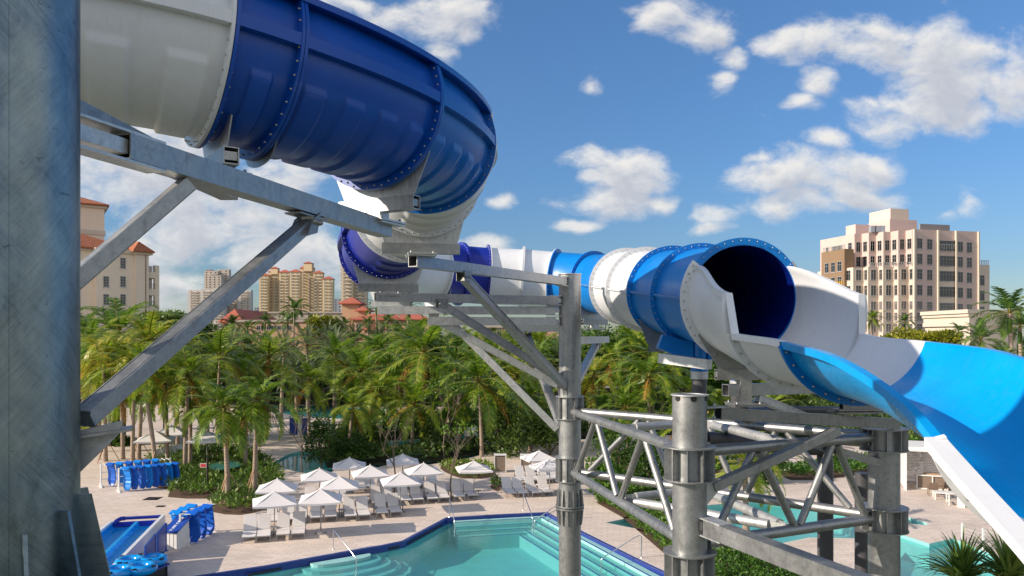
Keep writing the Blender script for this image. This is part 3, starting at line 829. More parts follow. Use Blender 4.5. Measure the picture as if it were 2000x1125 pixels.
M['leaf_yellow']=leafmat('yellow_green_foliage',[(.1,(.04,.06,.004)),(.45,(.13,.15,.008)),(.8,(.26,.25,.015)),(1,(.36,.31,.03))],.25)
def leaf(mb,p,d,l,w,nrm):
    x=d.cross(nrm).normalized()*w/2
    mb.add([p,p+d*l*.5+x,p+d*l,p+d*l*.5-x],[(0,1,2,3)])
def rdir(zmin=-.3):
    while True:
        v=V((random.uniform(-1,1),random.uniform(-1,1),random.uniform(zmin,1)))
        if .05<v.length<1: return v.normalized()
def cover(pl,dens,h,ls,name,m,z=0,blade=False,bump_s=.25):
    xs=[p.x for p in pl];ys=[p.y for p in pl]; mb=MB()
    A=(max(xs)-min(xs))*(max(ys)-min(ys)); n=int(A*dens)
    for _ in range(n):
        p=V((random.uniform(min(xs),max(xs)),random.uniform(min(ys),max(ys)),z))
        if not inpoly(p,pl): continue
        hh=h*(.35+.9*(noise.noise(V((p.x*bump_s,p.y*bump_s,3.1)))*.5+.5))*random.uniform(.6,1.1)
        q=p+UP*hh
        for k in range(4):
            dd=rdir(.0 if not blade else .4); leaf(mb,q-UP*random.uniform(0,hh*.5),dd,ls*random.uniform(.7,1.3),ls*(.45 if not blade else .12),rdir())
    return tag(mb.build(name,M[m]),'low leafy planting','',None,'stuff')
def bedsheet(pl,name,m,z=.004):
    mb=MB(); q=[V((p.x,p.y,z)) for p in pl]; t=tessellate_polygon([q]); mb.add(q,[tuple(x) for x in t]); 
    for f in mb.f:
        a,b,c=[mb.v[i] for i in f]
        if (b-a).cross(c-a).z<0: f.reverse()
    return tag(mb.build(name,M[m]),kind='structure')
bedA=spline(G([(287,905),(292,948),(335,956),(328,971),(405,974),(432,965),(412,985),(415,1000),(470,1006),(515,996),(548,984),(548,925),(505,893),(470,885),(410,880),(330,884)]),2)
bedsheet(bedA,'planting_bed','mulch'); 
pond=spline(G([(408,930),(430,921),(462,921),(470,930),(440,938),(415,938)]),3)
bedA2=[p for p in bedA]
cover(bedA,7,.85,.30,'ground_cover','leaf_bed',bump_s=.8); cover(bedA,7,.75,.42,'ground_cover','leaf_hedge',blade=True,bump_s=.9)
bedsheet(pond,'green_pond','greenpad',.75)
bedC=spline(G([(860,915),(880,905),(945,908),(968,922),(955,933),(900,934)]),3); bedsheet(bedC,'planting_bed','mulch'); cover(bedC,14,.5,.26,'ground_cover','leaf_bed')
bedD=spline(G([(957,950),(968,945),(982,950),(972,960)]),3); bedsheet(bedD,'planting_bed','mulch'); cover(bedD,25,.7,.25,'ground_cover','leaf_bed')
bedE=G([(1165,982),(1215,1010),(1296,1080),(1330,1100),(1400,1085),(1340,1040),(1330,960),(1450,900),(1200,890)]); bedsheet(bedE,'planting_bed','mulch'); cover(bedE,30,.6,.20,'hedge','leaf_hedge')
bedF=G([(1370,1150),(1395,1092),(1440,1078),(1500,1095),(1560,1120),(1640,1160)]); bedsheet(bedF,'planting_bed','mulch'); cover(bedF,80,.75,.16,'hedge','leaf_hedge',bump_s=.9)
bedG=G([(1515,925),(1560,912),(1640,905),(1700,900),(1700,925),(1600,938),(1545,938)]); bedsheet(bedG,'planting_bed','mulch'); cover(bedG,12,.8,.3,'ground_cover','leaf_hedge')
bedH=G([(1895,990),(1920,982),(1950,990),(1925,1000)]); bedsheet(bedH,'planting_bed','mulch'); cover(bedH,40,.8,.26,'ground_cover','leaf_hedge')
# shaded soil and understorey beneath the palm groves
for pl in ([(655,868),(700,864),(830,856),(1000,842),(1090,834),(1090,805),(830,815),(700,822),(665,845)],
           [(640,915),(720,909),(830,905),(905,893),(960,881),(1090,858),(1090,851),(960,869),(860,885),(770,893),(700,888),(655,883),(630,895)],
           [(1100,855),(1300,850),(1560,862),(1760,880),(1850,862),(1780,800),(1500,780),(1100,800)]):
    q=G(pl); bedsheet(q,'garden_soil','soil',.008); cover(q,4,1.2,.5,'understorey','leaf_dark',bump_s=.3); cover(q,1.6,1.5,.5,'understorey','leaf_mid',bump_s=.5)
q=[V((-60,88,0)),V((-20,84,0)),V((-10,100,0)),V((40,90,0)),V((60,145,0)),V((-75,145,0))]
q2=[V((-75,112,0)),V((-22,108,0)),V((45,108,0)),V((75,146,0)),V((-90,146,0))]
bedsheet(q2,'garden_soil','soil',.008); cover(q2,1.9,7.6,1.2,'understorey','leaf_mid',bump_s=.12)
q3=G([(170,868),(285,850),(330,800),(170,790)]); 
# ================================================================= umbrellas and loungers
def make_umbrella():
    o=thing('patio_umbrella','white square umbrella','umbrella',(0,0,0))
    mb=MB(); mb.tube((0,0,.05),(0,0,2.2),.028,None,10); mb.build('pole',M['alu'],o)
    mb=MB(); mb.tube((0,0,0),(0,0,.06),.30,.28,20); mb.tube((0,0,.06),(0,0,.3),.045,None,10); mb.build('base',M['alu'],o)
    mb=MB(); h=1.03; n=8
    cr_=[V((h,h,1.76)),V((-h,h,1.76)),V((-h,-h,1.76)),V((h,-h,1.76))]; ap=V((0,0,2.27))
    for i in range(4):
        a,b=cr_[i],cr_[(i+1)%4]; rows=[]
        for r in range(n+1):
            t=r/n; row=[]
            for k in range(n+1):
                e=a+(b-a)*(k/n); p=ap+(e-ap)*t
                p.z-=.05*math.sin(math.pi*t)*(1-.2*math.sin(math.pi*k/n)); p.z-= .035*t*math.sin(math.pi*k/n)
                row.append(p)
            rows.append(row)
        mb.grid(rows,True); rows=[rows[-1],[p-UP*.09 for p in rows[-1]]]; mb.grid(rows,False)
    mb.tube((0,0,2.26),(0,0,2.33),.03,.012,8); mb.build('canopy',M['canvas'],o)
    mb=MB()
    for c in cr_: mb.bar(V((0,0,2.25)),c-UP*.05,.02,.02)
    for c in cr_: mb.bar(V((0,0,1.75)),c*.5+ap*.5-V((0,0,.1)),.014,.014)
    mb.build('ribs',M['alu'],o)
    return o
um=make_umbrella()
def place(proto,first,loc,rz,label,group,sc=1):
    o=proto if first else copy_tree(proto)
    o.location=loc; o.rotation_euler=(0,0,rz); o.scale=(sc,sc,sc); o['label']=label; o['group']=group
    return o
U=[(541.5,932,'white umbrella behind the front left one, beside the planting bed'),(536,956.5,'front left white umbrella, over the loungers next to the planting bed'),(626.5,951.5,'white umbrella nearest the pool, on a round grey base'),
(663,927,'white umbrella just behind the one nearest the pool'),(624,912,'rear left white umbrella beside the round end of the lazy river'),(723,905.7,'white umbrella in the middle of the back row, right of a sparse tree'),
(682.6,891,'far white umbrella against the lazy river, above the sparse tree'),(782,920,'large white umbrella in the centre of the lounger rows'),(786.5,884,'far white umbrella partly behind bare branches'),
(827.5,901.5,'white umbrella behind and right of the central one'),(925.8,897.3,'white umbrella alone beside the small round bed, right of centre'),(1053,877.7,'far right white umbrella against the taupe cabinets'),(1073.5,893.5,'white umbrella beside the far lattice column'),
(303,853.8,'white umbrella among the leaning palm trunks, nearest of that group'),(334.5,842,'white umbrella behind the one among the leaning palms'),(404,854,'white umbrella half hidden by drooping fronds at left')]
for k,(px,py,lb) in enumerate(U):
    Y=7.66*F/(py-HY); x=(px-1000)/F*Y
    place(um,k==0,(x,Y,0),R(15+random.uniform(-5,5)),lb,'white pool umbrellas',1.0 if k<13 else 1.25)
def make_lounger(flat=False):
    o=thing('sun_lounger','white sun lounger','sun lounger',(0,0,0))
    # foot end at -Y, head raised at +Y
    mb=MB()
    for s in(-1,1):
        mb.bar(V((s*.31,-.95,.30)),V((s*.31,.42,.30)),.035,.05)
        for y in(-.88,.75): mb.bar(V((s*.31,y,.0)),V((s*.31,y,.30)),.04,.04)
        mb.bar(V((s*.31,.42,.29)),V((s*.31,.98,.29)),.035,.04)
    mb.bar(V((-.33,-.95,.30)),V((.33,-.95,.30)),.035,.05); mb.bar(V((-.33,.98,.29)),V((.33,.98,.29)),.035,.04); mb.bar(V((-.31,.0,.28)),V((.31,.0,.28)),.03,.03)
    mb.build('frame',M['alu'],o)
    mb=MB(); rows=[]
    for k in range(9):
        y=-.96+1.34*k/8; z=.345-.02*math.sin(math.pi*k/8); rows.append([V((-.31,y,z)),V((0,y,z-.012)),V((.31,y,z))])
    mb.grid(rows,True); mb.grid([[p-UP*.03 for p in r][::-1] for r in rows],True)
    mb.grid([rows[0],[p-UP*.06 for p in rows[0]]]); mb.grid([[r[0] for r in rows],[r[0]-UP*.05 for r in rows]]); mb.grid([[r[2] for r in rows],[r[2]-UP*.05 for r in rows]])
    mb.build('seat',M['sling'],o)
    a=R(50) if not flat else R(4); mb=MB(); d=V((0,math.cos(a),math.sin(a))); nn=V((0,-math.sin(a),math.cos(a)))
    mb.bar(V((0,.38,.345)),V((0,.38,.345))+d*.82,.62,.03,nn,.008)
    b=mb.build('backrest',M['sling'],o)
    mb=MB()
    for s in(-1,1): mb.bar(V((s*.30,.38,.33))+d*.55-nn*.02,V((s*.30,.86,.30)),.025,.025)
    mb.build('back_stay',M['alu'],b)
    return o
lg=make_lounger()
def Z1(x,y): return gp(440+x/2.857,800+y/2.857)
rows_l=[('front left row beside the pool edge',[(130,748),(213,742),(322,732),(405,726)],-8),
 ('row behind the front left loungers',[(255,655),(345,645),(418,638)],-6),
 ('front middle row under the nearest umbrella',[(508,634),(588,628),(702,625),(778,620),(878,607),(955,601)],2),
 ('second row behind the front middle loungers',[(470,560),(650,545),(760,470),(810,455)],0),
 ('pair between the middle rows',[(850,548),(915,542)],4),
 ('middle row facing the pool steps',[(1010,535),(1078,530),(1160,525),(1226,520),(1308,513),(1385,506)],18),
 ('back row under the central umbrellas',[(895,448),(1040,448),(1105,443),(1170,438)],18),
 ('right row beside the far lattice column',[(1600,494),(1665,492),(1742,490),(1806,486)],22),
 ('rear right row beside the taupe cabinets',[(1680,420),(1738,418),(1800,414),(1850,410)],22)]
first=True
for nm,pts,rz in rows_l:
    n=len(pts)
    for k,(x,y) in enumerate(pts):
        p=Z1(x,y); rz=15+random.uniform(-2,2); c=p+V((-math.sin(R(rz))*.92,math.cos(R(rz))*.92,0))
        which='leftmost' if k==0 else 'rightmost' if k==n-1 else ORD[k]+' from left'
        place(lg,first,c,R(rz),'white sun lounger, %s in the %s'%(which,nm),'white sun loungers in rows by the pool'); first=False
for k,(px,py) in enumerate([(318,905),(332,900),(346,897),(360,893)]):
    p=gp(px,py); place(lg,False,(p.x,p.y,0),R(55),'white sun lounger, %s of four angled between the palm trunks'%(ORD[k]),'white sun loungers in rows by the pool')
for k,(px,py) in enumerate([(915,857),(930,855)]):
    p=gp(px,py); place(lg,False,(p.x,p.y,0),R(15),'white sun lounger far off across the lazy river, %s of two'%(('left','right')[k]),'white sun loungers in rows by the pool')
# side tables between pairs
st=thing('side_table','low grey side table','side table',(0,0,0))
mb=MB(); mb.tube((0,0,.40),(0,0,.43),.2,None,14); mb.build('table_top',M['alu'],st)
mb=MB(); mb.tube((0,0,0),(0,0,.40),.03,None,8); mb.tube((0,0,0),(0,0,.02),.16,None,12); mb.build('leg',M['alu'],st)
for k,(x,y,lb) in enumerate([(268,700,'low grey table in the front left row of loungers'),(648,600,'low grey table between front middle loungers under the nearest umbrella'),(828,585,'low grey table between the front middle and right pairs'),(1118,500,'low grey table left of the middle row of loungers'),(1245,490,'low grey table in the middle of the middle row'),(1412,490,'low grey table at the right end of the middle row'),(990,570,'low grey table at the right end of the front middle row'),(712,455,'low grey table behind the second row of loungers')]):
    p=Z1(x,y); place(st,k==0,(p.x,p.y,0),0,lb,'side tables among the loungers')
# ---------------------------------------------------------------- handrails
def rail(label,pts,extra=None):
    o=thing('pool_handrail',label,'handrail',(pts[0].x,pts[0].y,0),'polished pool handrails')
    mb=MB(); mb.pipe(pts,.024,10); mb.build('rail',M['chrome'],o)
    mb=MB(); mb.tube((pts[0].x,pts[0].y,.008),(pts[0].x,pts[0].y,.03),.06,.05,14); mb.build('foot_plate',M['chrome'],o)
def rail_on(label,base,dirv,L=1.9,h=.9):
    b=base; d=dirv.normalized()
    pts=[b,b+UP*(h-.08),b+UP*(h-.02)+d*.04,b+UP*h+d*.12,b+UP*(h-.06)+d*.3,b+UP*(.16)+d*L,b+UP*(.06)+d*(L+.06),b+d*(L+.08)-UP*.6]
    rail(label,pts)
dA=V((.42,-.9,0))
rail_on('polished handrail into the rounded steps at the pool front',gp(651,1073),V((.62,-.8,0)),2.3)
rail_on('polished handrail at the left end of the far pool steps',gp(878,1010),V((.25,-.97,0)),1.5,1.0)
rail_on('polished handrail near the corner of the far pool steps',gp(1022,997),V((.2,-.98,0)),2.3,1.0)
rail_on('polished handrail on the right-hand pool steps, by the far column',gp(1100,1014),V((-.9,-.45,0)),1.7)
rail_on('polished handrail on the right-hand pool edge, left of the tall column',gp(1253,1089),V((-.95,-.3,0)),1.9,1.0)
# ---------------------------------------------------------------- cabinets right of centre
for k,(px,lb) in enumerate([(977,'taupe towel cabinet with white frame, the left of two'),(1028,'taupe towel cabinet with white frame, the right of two')]):
    p=gp(px,923); o=thing('towel_cabinet',lb,'cabinet',p,'taupe cabinets by the umbrellas')
    mb=MB(); mb.box(p+V((0,.35,.6)),(.78,.6,1.1)); mb.build('panel',M['taupe'],o)
    mb=MB()
    for sx in(-.41,.41):
        for sy in(.04,.66): mb.box(p+V((sx,sy,.62)),(.06,.06,1.24))
    mb.box(p+V((0,.35,1.255)),(.9,.7,.04)); mb.box(p+V((0,.35,.03)),(.9,.7,.05)); mb.build('frame',M['whitepaint'],o)
# ---------------------------------------------------------------- slide run-out, tubes and signs at lower left
u=V((.245,-.9695,0)); rgt=V((.9695,.245,0))
fr0=V((-18.5,40.6,0)); W=2.15
ro=thing('slide_runout','blue run-out trough of a slide between two low white walls','slide run-out',fr0-rgt*W/2)
def RO(s,w,z): return fr0+u*s-rgt*w+UP*z
L=15
mb=MB(); mb.prism([RO(0,0,0),RO(L,0,0),RO(L,0,.95),RO(.15,0,.55),RO(0,0,.45)],rgt*.16); w_=mb.build('side_wall',M['white'],ro)
mb=MB(); mb.prism([RO(.9,W,0),RO(L,W,0),RO(L,W,.95),RO(1.05,W,.55),RO(.9,W,.45)],-rgt*.16); mb.build('side_wall',M['white'],ro)
mb=MB(); rows=[]
for k in range(31):
    s=.7+(L-.7)*k/30; z=.12+.012*s
    rows.append([RO(s,0,.42+.02*s),RO(s,.02,z+.08),RO(s,.12,z),RO(s,.88,z),RO(s,.95,z+.03),RO(s,1.0,z+.26),RO(s,1.15,z+.26),RO(s,1.2,z+.03),RO(s,1.27,z),RO(s,W-.12,z),RO(s,W-.02,z+.08),RO(s,W,.42+.02*s)])
mb.grid(rows,False); mb.build('trough',M['sky'],ro)
mb=MB(); mb.prism([RO(.55,.0,.02),RO(.55,W,.02),RO(.55,W,.38),RO(.55,0,.38)],u*.12); mb.build('end_wall',M['cobalt'],ro)
mb=MB(); mb.bar(RO(.12,.0,.46),RO(.12,W-.35,.46),.2,.14,UP,.03); mb.pipe([RO(.12,W-.4,.46),RO(.2,W-.2,.46),RO(.55,W-.06,.42),RO(1.0,W-.02,.32)],.11,10); mb.build('end_bumper',M['cobalt'],ro)
# cart with double tubes
cp=at(250,1110,31.0); cz=at(0,1112,31.0).z
ct=thing('tube_cart','black sided cart with a blue top carrying sky blue tubes','cart',V((cp.x,31,0)))
mb=MB(); M3=Matrix.Rotation(R(-14),3,'Z'); cc=V((-15.35,29.9,0))
mb.box(cc+UP*(cz*.5-.03),(1.1,4.2,cz-.1),M3); mb.build('side_panel',M['black'],ct)
mb=MB(); mb.box(cc+UP*(cz-.04),(1.3,4.35,.07),M3); mb.build('deck',M['bluepaint'],ct)
mb=MB()
for sy in(-2.1,-.7,.7,2.1):
    for sx in(-.56,.56): mb.box(cc+M3@V((sx,sy,0))+UP*(cz*.5),(.05,.05,cz))
mb.build('frame',M['black'],ct)
def dbl_tube(c,rz,label):
    o=thing('float_tube',label,'float tube',c,'sky blue double tubes')
    Mr=Matrix.Rotation(rz,3,'Z'); mb=MB()
    for off in(-.42,.42):
        rows=[]
        for k in range(33):
            a=2*math.pi*k/32; row=[]
            for j in range(12):
                b=2*math.pi*j/12; r=.42+.19*math.cos(b); 
                row.append(c+Mr@V((off+r*math.cos(a)*.98,r*math.sin(a),.19+.19*math.sin(b))))
            rows.append(row)
        mb.grid(rows,True,True)
    mb.build('tube_body',M['vinyl'],o)
    for x,y in((-.75,.5),(-.1,.56),(.75,.5),(-.75,-.5),(.1,-.56),(.8,-.45)):
        mb=MB(); mb.box(c+Mr@V((x,y,.33)),(.16,.1,.05),Mr); mb.build('grab_handle',M['black'],o)
dbl_tube(V((-15.2,31.5,cz)),R(20),'sky blue double float tube with black handles lying at the far end of the cart')
dbl_tube(V((-15.05,30.25,cz+.02)),R(32),'sky blue double float tube nearer on the cart, cut by the picture edge')
# blue perforated panels
def perf():
    m,nt,b=mat('perforated_blue_panel'); v=coords(nt,(1,1,1))
    w=nt.nodes.new('ShaderNodeTexVoronoi'); w.inputs['Scale'].default_value=26; lk(nt,v,w.inputs['Vector'])
    lk(nt,ramp(nt,w.outputs['Distance'],[(.25,(.30,.30,.46)),(.45,(.02,.05,.30))]),b.inputs['Base Color']); b.inputs['Roughness'].default_value=.5; return m
M['perf']=perf()
for k,(pxa,pya,pxb,pyb,lb) in enumerate([(324,1076,308,1097,'blue framed perforated screen panel beside the white podium'),(303,1101,284,1128,'blue framed perforated screen panel nearer, beside the float tube cart')]):
    a=gp(pxa,pya);b=gp(pxb,pyb); o=thing('screen_panel',lb,'screen panel',a,'blue perforated screens'); dd=(b-a).normalized(); 
    mb=MB(); mb.bar(a+UP*.75,b+UP*.75,.02,.95); mb.build('mesh_panel',M['perf'],o)
    mb=MB()
    for e in(a,b): mb.bar(e,e+UP*1.3,.07,.07); mb.box(e+UP*.01,(.22,.22,.02))
    mb.bar(a+UP*1.27,b+UP*1.27,.07,.06); mb.bar(a+UP*.26,b+UP*.26,.05,.05)
    mb.build('frame',M['bluepaint'],o)
# podium
p=gp(338,1072); o=thing('sign_podium','white slatted podium with a tilted blue board lettered TUBE DROP','podium',p)
Mr=Matrix.Rotation(R(-14),3,'Z')
def PD(x,y,z): return p+Mr@V((x,y,0))+UP*z
mb=MB(); vs=[PD(-.36,-.1,0),PD(.30,-.1,0),PD(.30,.75,0),PD(-.36,.75,0)]
mb.prism([PD(-.36,-.1,0),PD(-.36,.75,0),PD(-.36,.75,1.18),PD(-.36,-.1,.78)],PD(.30,0,0)-PD(-.36,0,0))
for y in (-.09,.12,.33,.54,.75): mb.box(PD(.305,y,.4),(.02,.03,.78),Mr)
for x in (-.36,-.14,.08,.30): mb.box(PD(x,-.105,.39),(.03,.02,.76),Mr)
mb.build('body',M['whitepaint'],o)
mb=MB(); mb.prism([PD(-.44,-.2,.80),PD(.38,-.2,.80),PD(.38,.85,1.30),PD(-.44,.85,1.30)],UP*.04); bd=mb.build('board',M['bluepaint'],o)
M['signwhite']=simple('sign_lettering',(.75,.78,.85),.5,0,.02,5)
def text(s,size,origin,xdir,ydir,m,parent,name='lettering'):
    cu=bpy.data.curves.new(name,'FONT'); cu.body=s; cu.size=size; cu.align_x='CENTER'; cu.align_y='CENTER'; cu.extrude=.004
    t0=bpy.data.objects.new(name,cu); COL.objects.link(t0); dg=bpy.context.evaluated_depsgraph_get(); me=bpy.data.meshes.new_from_object(t0.evaluated_get(dg)); bpy.data.objects.remove(t0)
    t=bpy.data.objects.new(name,me); COL.objects.link(t); me.materials.clear(); me.materials.append(m)
    x=xdir.normalized(); z=x.cross(ydir).normalized(); y=z.cross(x)
    mx=Matrix((x,y,z)).transposed().to_4x4(); mx.translation=origin
    if parent: t.parent=parent; mx=Matrix.Translation(-WL[parent])@mx
    t.matrix_local=mx; return t
c=(PD(-.44,-.2,.84)+PD(.38,.85,1.34))/2+UP*.008
text('TUBE DROP',.2,c,(PD(0,.85,1.30)-PD(0,-.2,.80)),(PD(-1,0,0)-PD(0,0,0)),M['signwhite'],bd)
# ---------------------------------------------------------------- mat racks and mats
def rack(label,base,dirv,n,Lr,levels=(1.35,)):
    o=thing('mat_rack',label,'rack',base,'white mat racks'); d=dirv.normalized(); s=d.cross(UP)
    mb=MB()
    for e in(base,base+d*Lr):
        mb.bar(e,e+UP*1.5,.09,.09)
        for q in(-1,1): mb.bar(e+s*q*.45+UP*.02,e+UP*.5,.06,.06)
        mb.bar(e-s*.5+UP*.03,e+s*.5+UP*.03,.08,.06)
    mb.build('post',M['whitepaint'],o)
    mb=MB()
    for z in (1.45,.95,.5):
        mb.bar(base+UP*z,base+d*Lr+UP*z,.05,.06)
    for k in range(int(Lr/.28)): 
        q=base+d*(.2+.28*k)+UP*1.46; mb.bar(q-s*.5,q+s*.5,.035,.035)
    mb.build('rail',M['whitepaint'],o)
    return o,d,s
def matpiece(p,d,s,label,m,L=1.42,w=.62,bend=.14):
    s=V((.94,-.34,0)); d=V((.34,.94,0))
    mb=MB(); rows=[]
    cx=random.uniform(-.04,.04)
    for k in range(13):
        t=k/12; z=1.5-L*t; off=d*(bend*math.sin(t*2.4)+cx+.04*random.uniform(-1,1)*t)
        ww=w*(1-.45*smooth(.82,1,t)); rows.append([p+off+UP*z-s*ww/2-d*.035,p+off+UP*z+s*ww/2-d*.035,p+off+UP*z+s*ww/2+d*.035,p+off+UP*z-s*ww/2+d*.035])
    # folded head lying over the hook bar
    head=[p+UP*1.5+d*.16+UP*.05,]
    mb.grid(rows,False,True); mb.add(rows[-1],[(0,1,2,3)])
    mb.bar(p+UP*1.5-d*.16-UP*.05,p+UP*1.56+d*.1,w,.07,UP,.02)
    o=mb.build('slide_mat',M[m],None,p); tag(o,label,'slide mat','blue slide mats hanging on the racks'); return o
k1,d1,s1=rack('white rack in front, half of it full of hanging blue mats',gp(232,960),V((.8,.6,0)),7,3.5)
for k in range(8):
    q=gp(232,960)+d1*(.35+.42*k); matpiece(q+s1*.34,d1,s1,'blue slide mat on the front rack, %s from its near end'%ORD[k],'bluemat' if k%3 else 'bluemat2')
k2,d2,s2=rack('white rack behind with its near hooks empty',gp(197,951),V((.8,.6,0)),7,4.3)
for k in range(6):
    q=gp(197,951)+d2*(.5+.55*k); matpiece(q+s2*.36,d2,s2,'blue slide mat on the rear rack, %s from its near end'%ORD[k],'bluemat2' if k%2 else 'bluemat')
b3=gp(352,1066); k3,d3,s3=rack('single white rack by the podium with mats on both sides',b3,V((.1,1,0)),4,2.6)
for k in range(3):
    q=b3+d3*(.35+.7*k); matpiece(q-s3*.40,d3,s3,'sky blue slide mat left of the single rack, %s from the front'%ORD[k],'bluemat2'); matpiece(q+s3*.42,d3,s3,'dark blue slide mat right of the single rack, %s from the front'%ORD[k],'bluemat')
# drain grates, sign post, utility box
for px,py,w,h,lb in((298,974,.9,.9,'rusty square drain grate set in the pavers'),(314,989,.5,.4,'small drain cover in front of the square grate')):
    p=gp(px,py); mb=MB(); mb.box(p+UP*.006,(w,h,.012)); 
    for k in range(7): mb.box(p+V((-w*.42+w*.14*k,0,.014)),(.03,h*.9,.01))
    tag(mb.build('drain_grate',M['darkbrown'],None,p),lb,'drain grate')
p=gp(405,960); o=thing('sign_post','small red and white warning sign on a dark post in the planting bed','sign',p)
mb=MB(); mb.tube(p,p+UP*2.1,.07,None,10); mb.build('post',M['darkbrown'],o)
mb=MB(); c=at(397,909,p.y-.1); mb.box(c,(.42,.02,.26)); pb=mb.build('plate',M['whitepaint'],o)
mb=MB(); mb.box(c-V((0,.014,0)),(.36,.008,.20)); mb.build('red_panel',M['redsign'],pb)
p=gp(335,936); mb=MB(); mb.box(p+UP*.45,(.75,.6,.9),Matrix.Rotation(R(20),3,'Z')); mb.box(p+UP*.915,(.8,.65,.03),Matrix.Rotation(R(20),3,'Z'))
tag(mb.build('utility_box',M['whitepaint'],None,p),'pale utility box standing in the planting bed by the leaning palm','utility box')
# dark opening building behind the left column
p=gp(170,872); o=thing('service_kiosk','dark fronted service building with white pillars behind the palms','kiosk',p)
mb=MB(); mb.box(p+V((-1.5,2.5,1.6)),(5.5,4,3.2)); mb.build('wall',M['darkbrown'],o)
mb=MB(); mb.box(p+V((1.55,.3,1.7)),(.7,.7,3.4)); mb.box(p+V((-1.5,2,3.35)),(7,5.6,.35)); mb.build('pillar',M['whitepaint'],o)
# towel stand far off and low walls
p=gp(583,850); o=thing('towel_stand','blue and white towel stand far off beside the lagoon','towel stand',p)
mb=MB(); mb.box(p+V((-.5,0,.9)),(.7,.4,1.6)); mb.box(p+V((.75,0,.9)),(.7,.4,1.6)); mb.build('blue_board',M['bluepaint'],o)
mb=MB(); mb.box(p+V((.12,.1,1.0)),(.4,.3,1.9)); mb.build('post',M['whitepaint'],o)
# ---------------------------------------------------------------- cabana at right
p=gp(1768,957); o=thing('cabana','white pool cabana with louvred walls and a flat roof','cabana',p)
mb=MB(); H=2.55
Wd,Dp=4.6,3.0; Mr=Matrix.Rotation(R(-20),3,'Z')
def CP(x,y,z): return p+Mr@V((x,y,0))+UP*z
for x,y in((0,0),(Wd,0),(0,Dp),(Wd,Dp),(1.55,Dp)): mb.box(CP(x,y,H/2),(.16,.16,H),Mr)
mb.box(CP(Wd/2,Dp/2,H+.14),(Wd+.3,Dp+.3,.28),Mr); mb.build('frame',M['whitepaint'],o)
mb=MB()
for k in range(22): mb.box(CP(Wd/2,Dp+.02,.12+.11*k),(Wd,.03,.085),Mr); mb.box(CP(.0,Dp/2,.12+.11*k),(.03,Dp-.2,.085),Mr)
mb.build('louvre_wall',M['canvas'],o)
q=CP(1.2,.9,0); o=thing('bar_counter','white framed taupe counter with a wooden tray inside the cabana','counter',q)
mb=MB(); mb.box(q+V((.5,0,.45)),(1.7,.75,.8),Mr); mb.build('panel',M['taupe'],o)
mb=MB(); mb.box(q+V((.5,0,.9)),(1.85,.9,.06),Mr); mb.box(q+V((.5,0,.05)),(1.85,.9,.07),Mr)
for sx in(-.9,0,.9): mb.box(q+V((.5,0,0))+Mr@V((sx,-.42,0))+UP*.45,(.06,.06,.9),Mr)
mb.build('frame',M['whitepaint'],o)
mb=MB(); mb.box(q+V((.45,0,.97)),(.9,.3,.07),Mr); mb.build('tray',M['wood'],o)
q=CP(2.9,1.9,0); o=thing('folding_screen','white framed screen with a taupe panel standing in the cabana','screen',q)
mb=MB(); mb.box(q+UP*1.15,(.95,.03,1.5),Mr); mb.build('panel',M['taupe'],o)
mb=MB(); 
for sx in(-.5,.5): mb.box(q+Mr@V((sx,-.02,0))+UP*1.0,(.07,.05,2.0),Mr)
mb.box(q+UP*1.95,(1.05,.05,.07),Mr); mb.box(q+UP*.38,(1.05,.05,.07),Mr); mb.build('frame',M['whitepaint'],o)
def chair():
    o=thing('dining_chair','brown woven armchair','chair',(0,0,0))
    mb=MB()
    for x in(-.25,.25):
        for y in(-.25,.25): mb.bar(V((x,y,0)),V((x,y,.62)),.035,.035)
        mb.bar(V((x,-.25,.62)),V((x,.25,.62)),.04,.03)
    mb.build('frame',M['wicker'],o)
    mb=MB(); mb.box((0,0,.42),(.5,.5,.05)); mb.build('seat',M['wicker'],o)
    mb=MB(); mb.bar(V((0,.24,.42)),V((0,.32,.85)),.5,.03,V((0,1,0))); mb.build('backrest',M['wicker'],o)
    return o
ch=chair()
for k,(px,py,rz,lb) in enumerate([(1822,968,160,'brown woven armchair in front of the cabana counter, leftmost'),(1842,964,200,'brown woven armchair in front of the counter, middle one'),(1856,958,180,'brown woven armchair in front of the counter, partly behind the flume')]):
    p=gp(px,py); place(ch,k==0,p,R(rz),lb,'woven chairs at the cabana')
p=gp(1846,975); o=thing('low_table','low white framed table on the deck by the woven chairs','table',p)
mb=MB(); mb.box(p+UP*.42,(1.3,.8,.05),Mr); mb.build('table_top',M['whitepaint'],o)
for sx in(-.6,.6):
    for sy in(-.36,.36):
        mb=MB(); mb.box(p+Mr@V((sx,sy,0))+UP*.2,(.06,.06,.4),Mr); mb.build('leg',M['whitepaint'],o)
p=gp(1866,985); o=thing('lounge_chair','low white framed lounge chair with grey sling beside the low table','chair',p)
mb=MB()
for sx in(-.4,.4):
    for sy in(-.4,.4): mb.box(p+Mr@V((sx,sy,0))+UP*.3,(.06,.06,.6),Mr)
    mb.box(p+Mr@V((sx,0,0))+UP*.6,(.06,.86,.05),Mr); mb.box(p+Mr@V((sx,0,0))+UP*.2,(.05,.86,.05),Mr)
mb.build('frame',M['whitepaint'],o)
mb=MB(); mb.box(p+UP*.38,(.74,.74,.1),Mr); mb.build('cushion',M['alu'],o)
mb=MB(); p=gp(1877,990); mb.box(p+UP*.55,(.35,.35,1.1),Mr); mb.box(p+UP*1.12,(.42,.42,.06),Mr); tag(mb.build('white_pillar',M['whitepaint'],None,p),'short white pillar at the corner of the small bed beside the lounge chair','pillar')
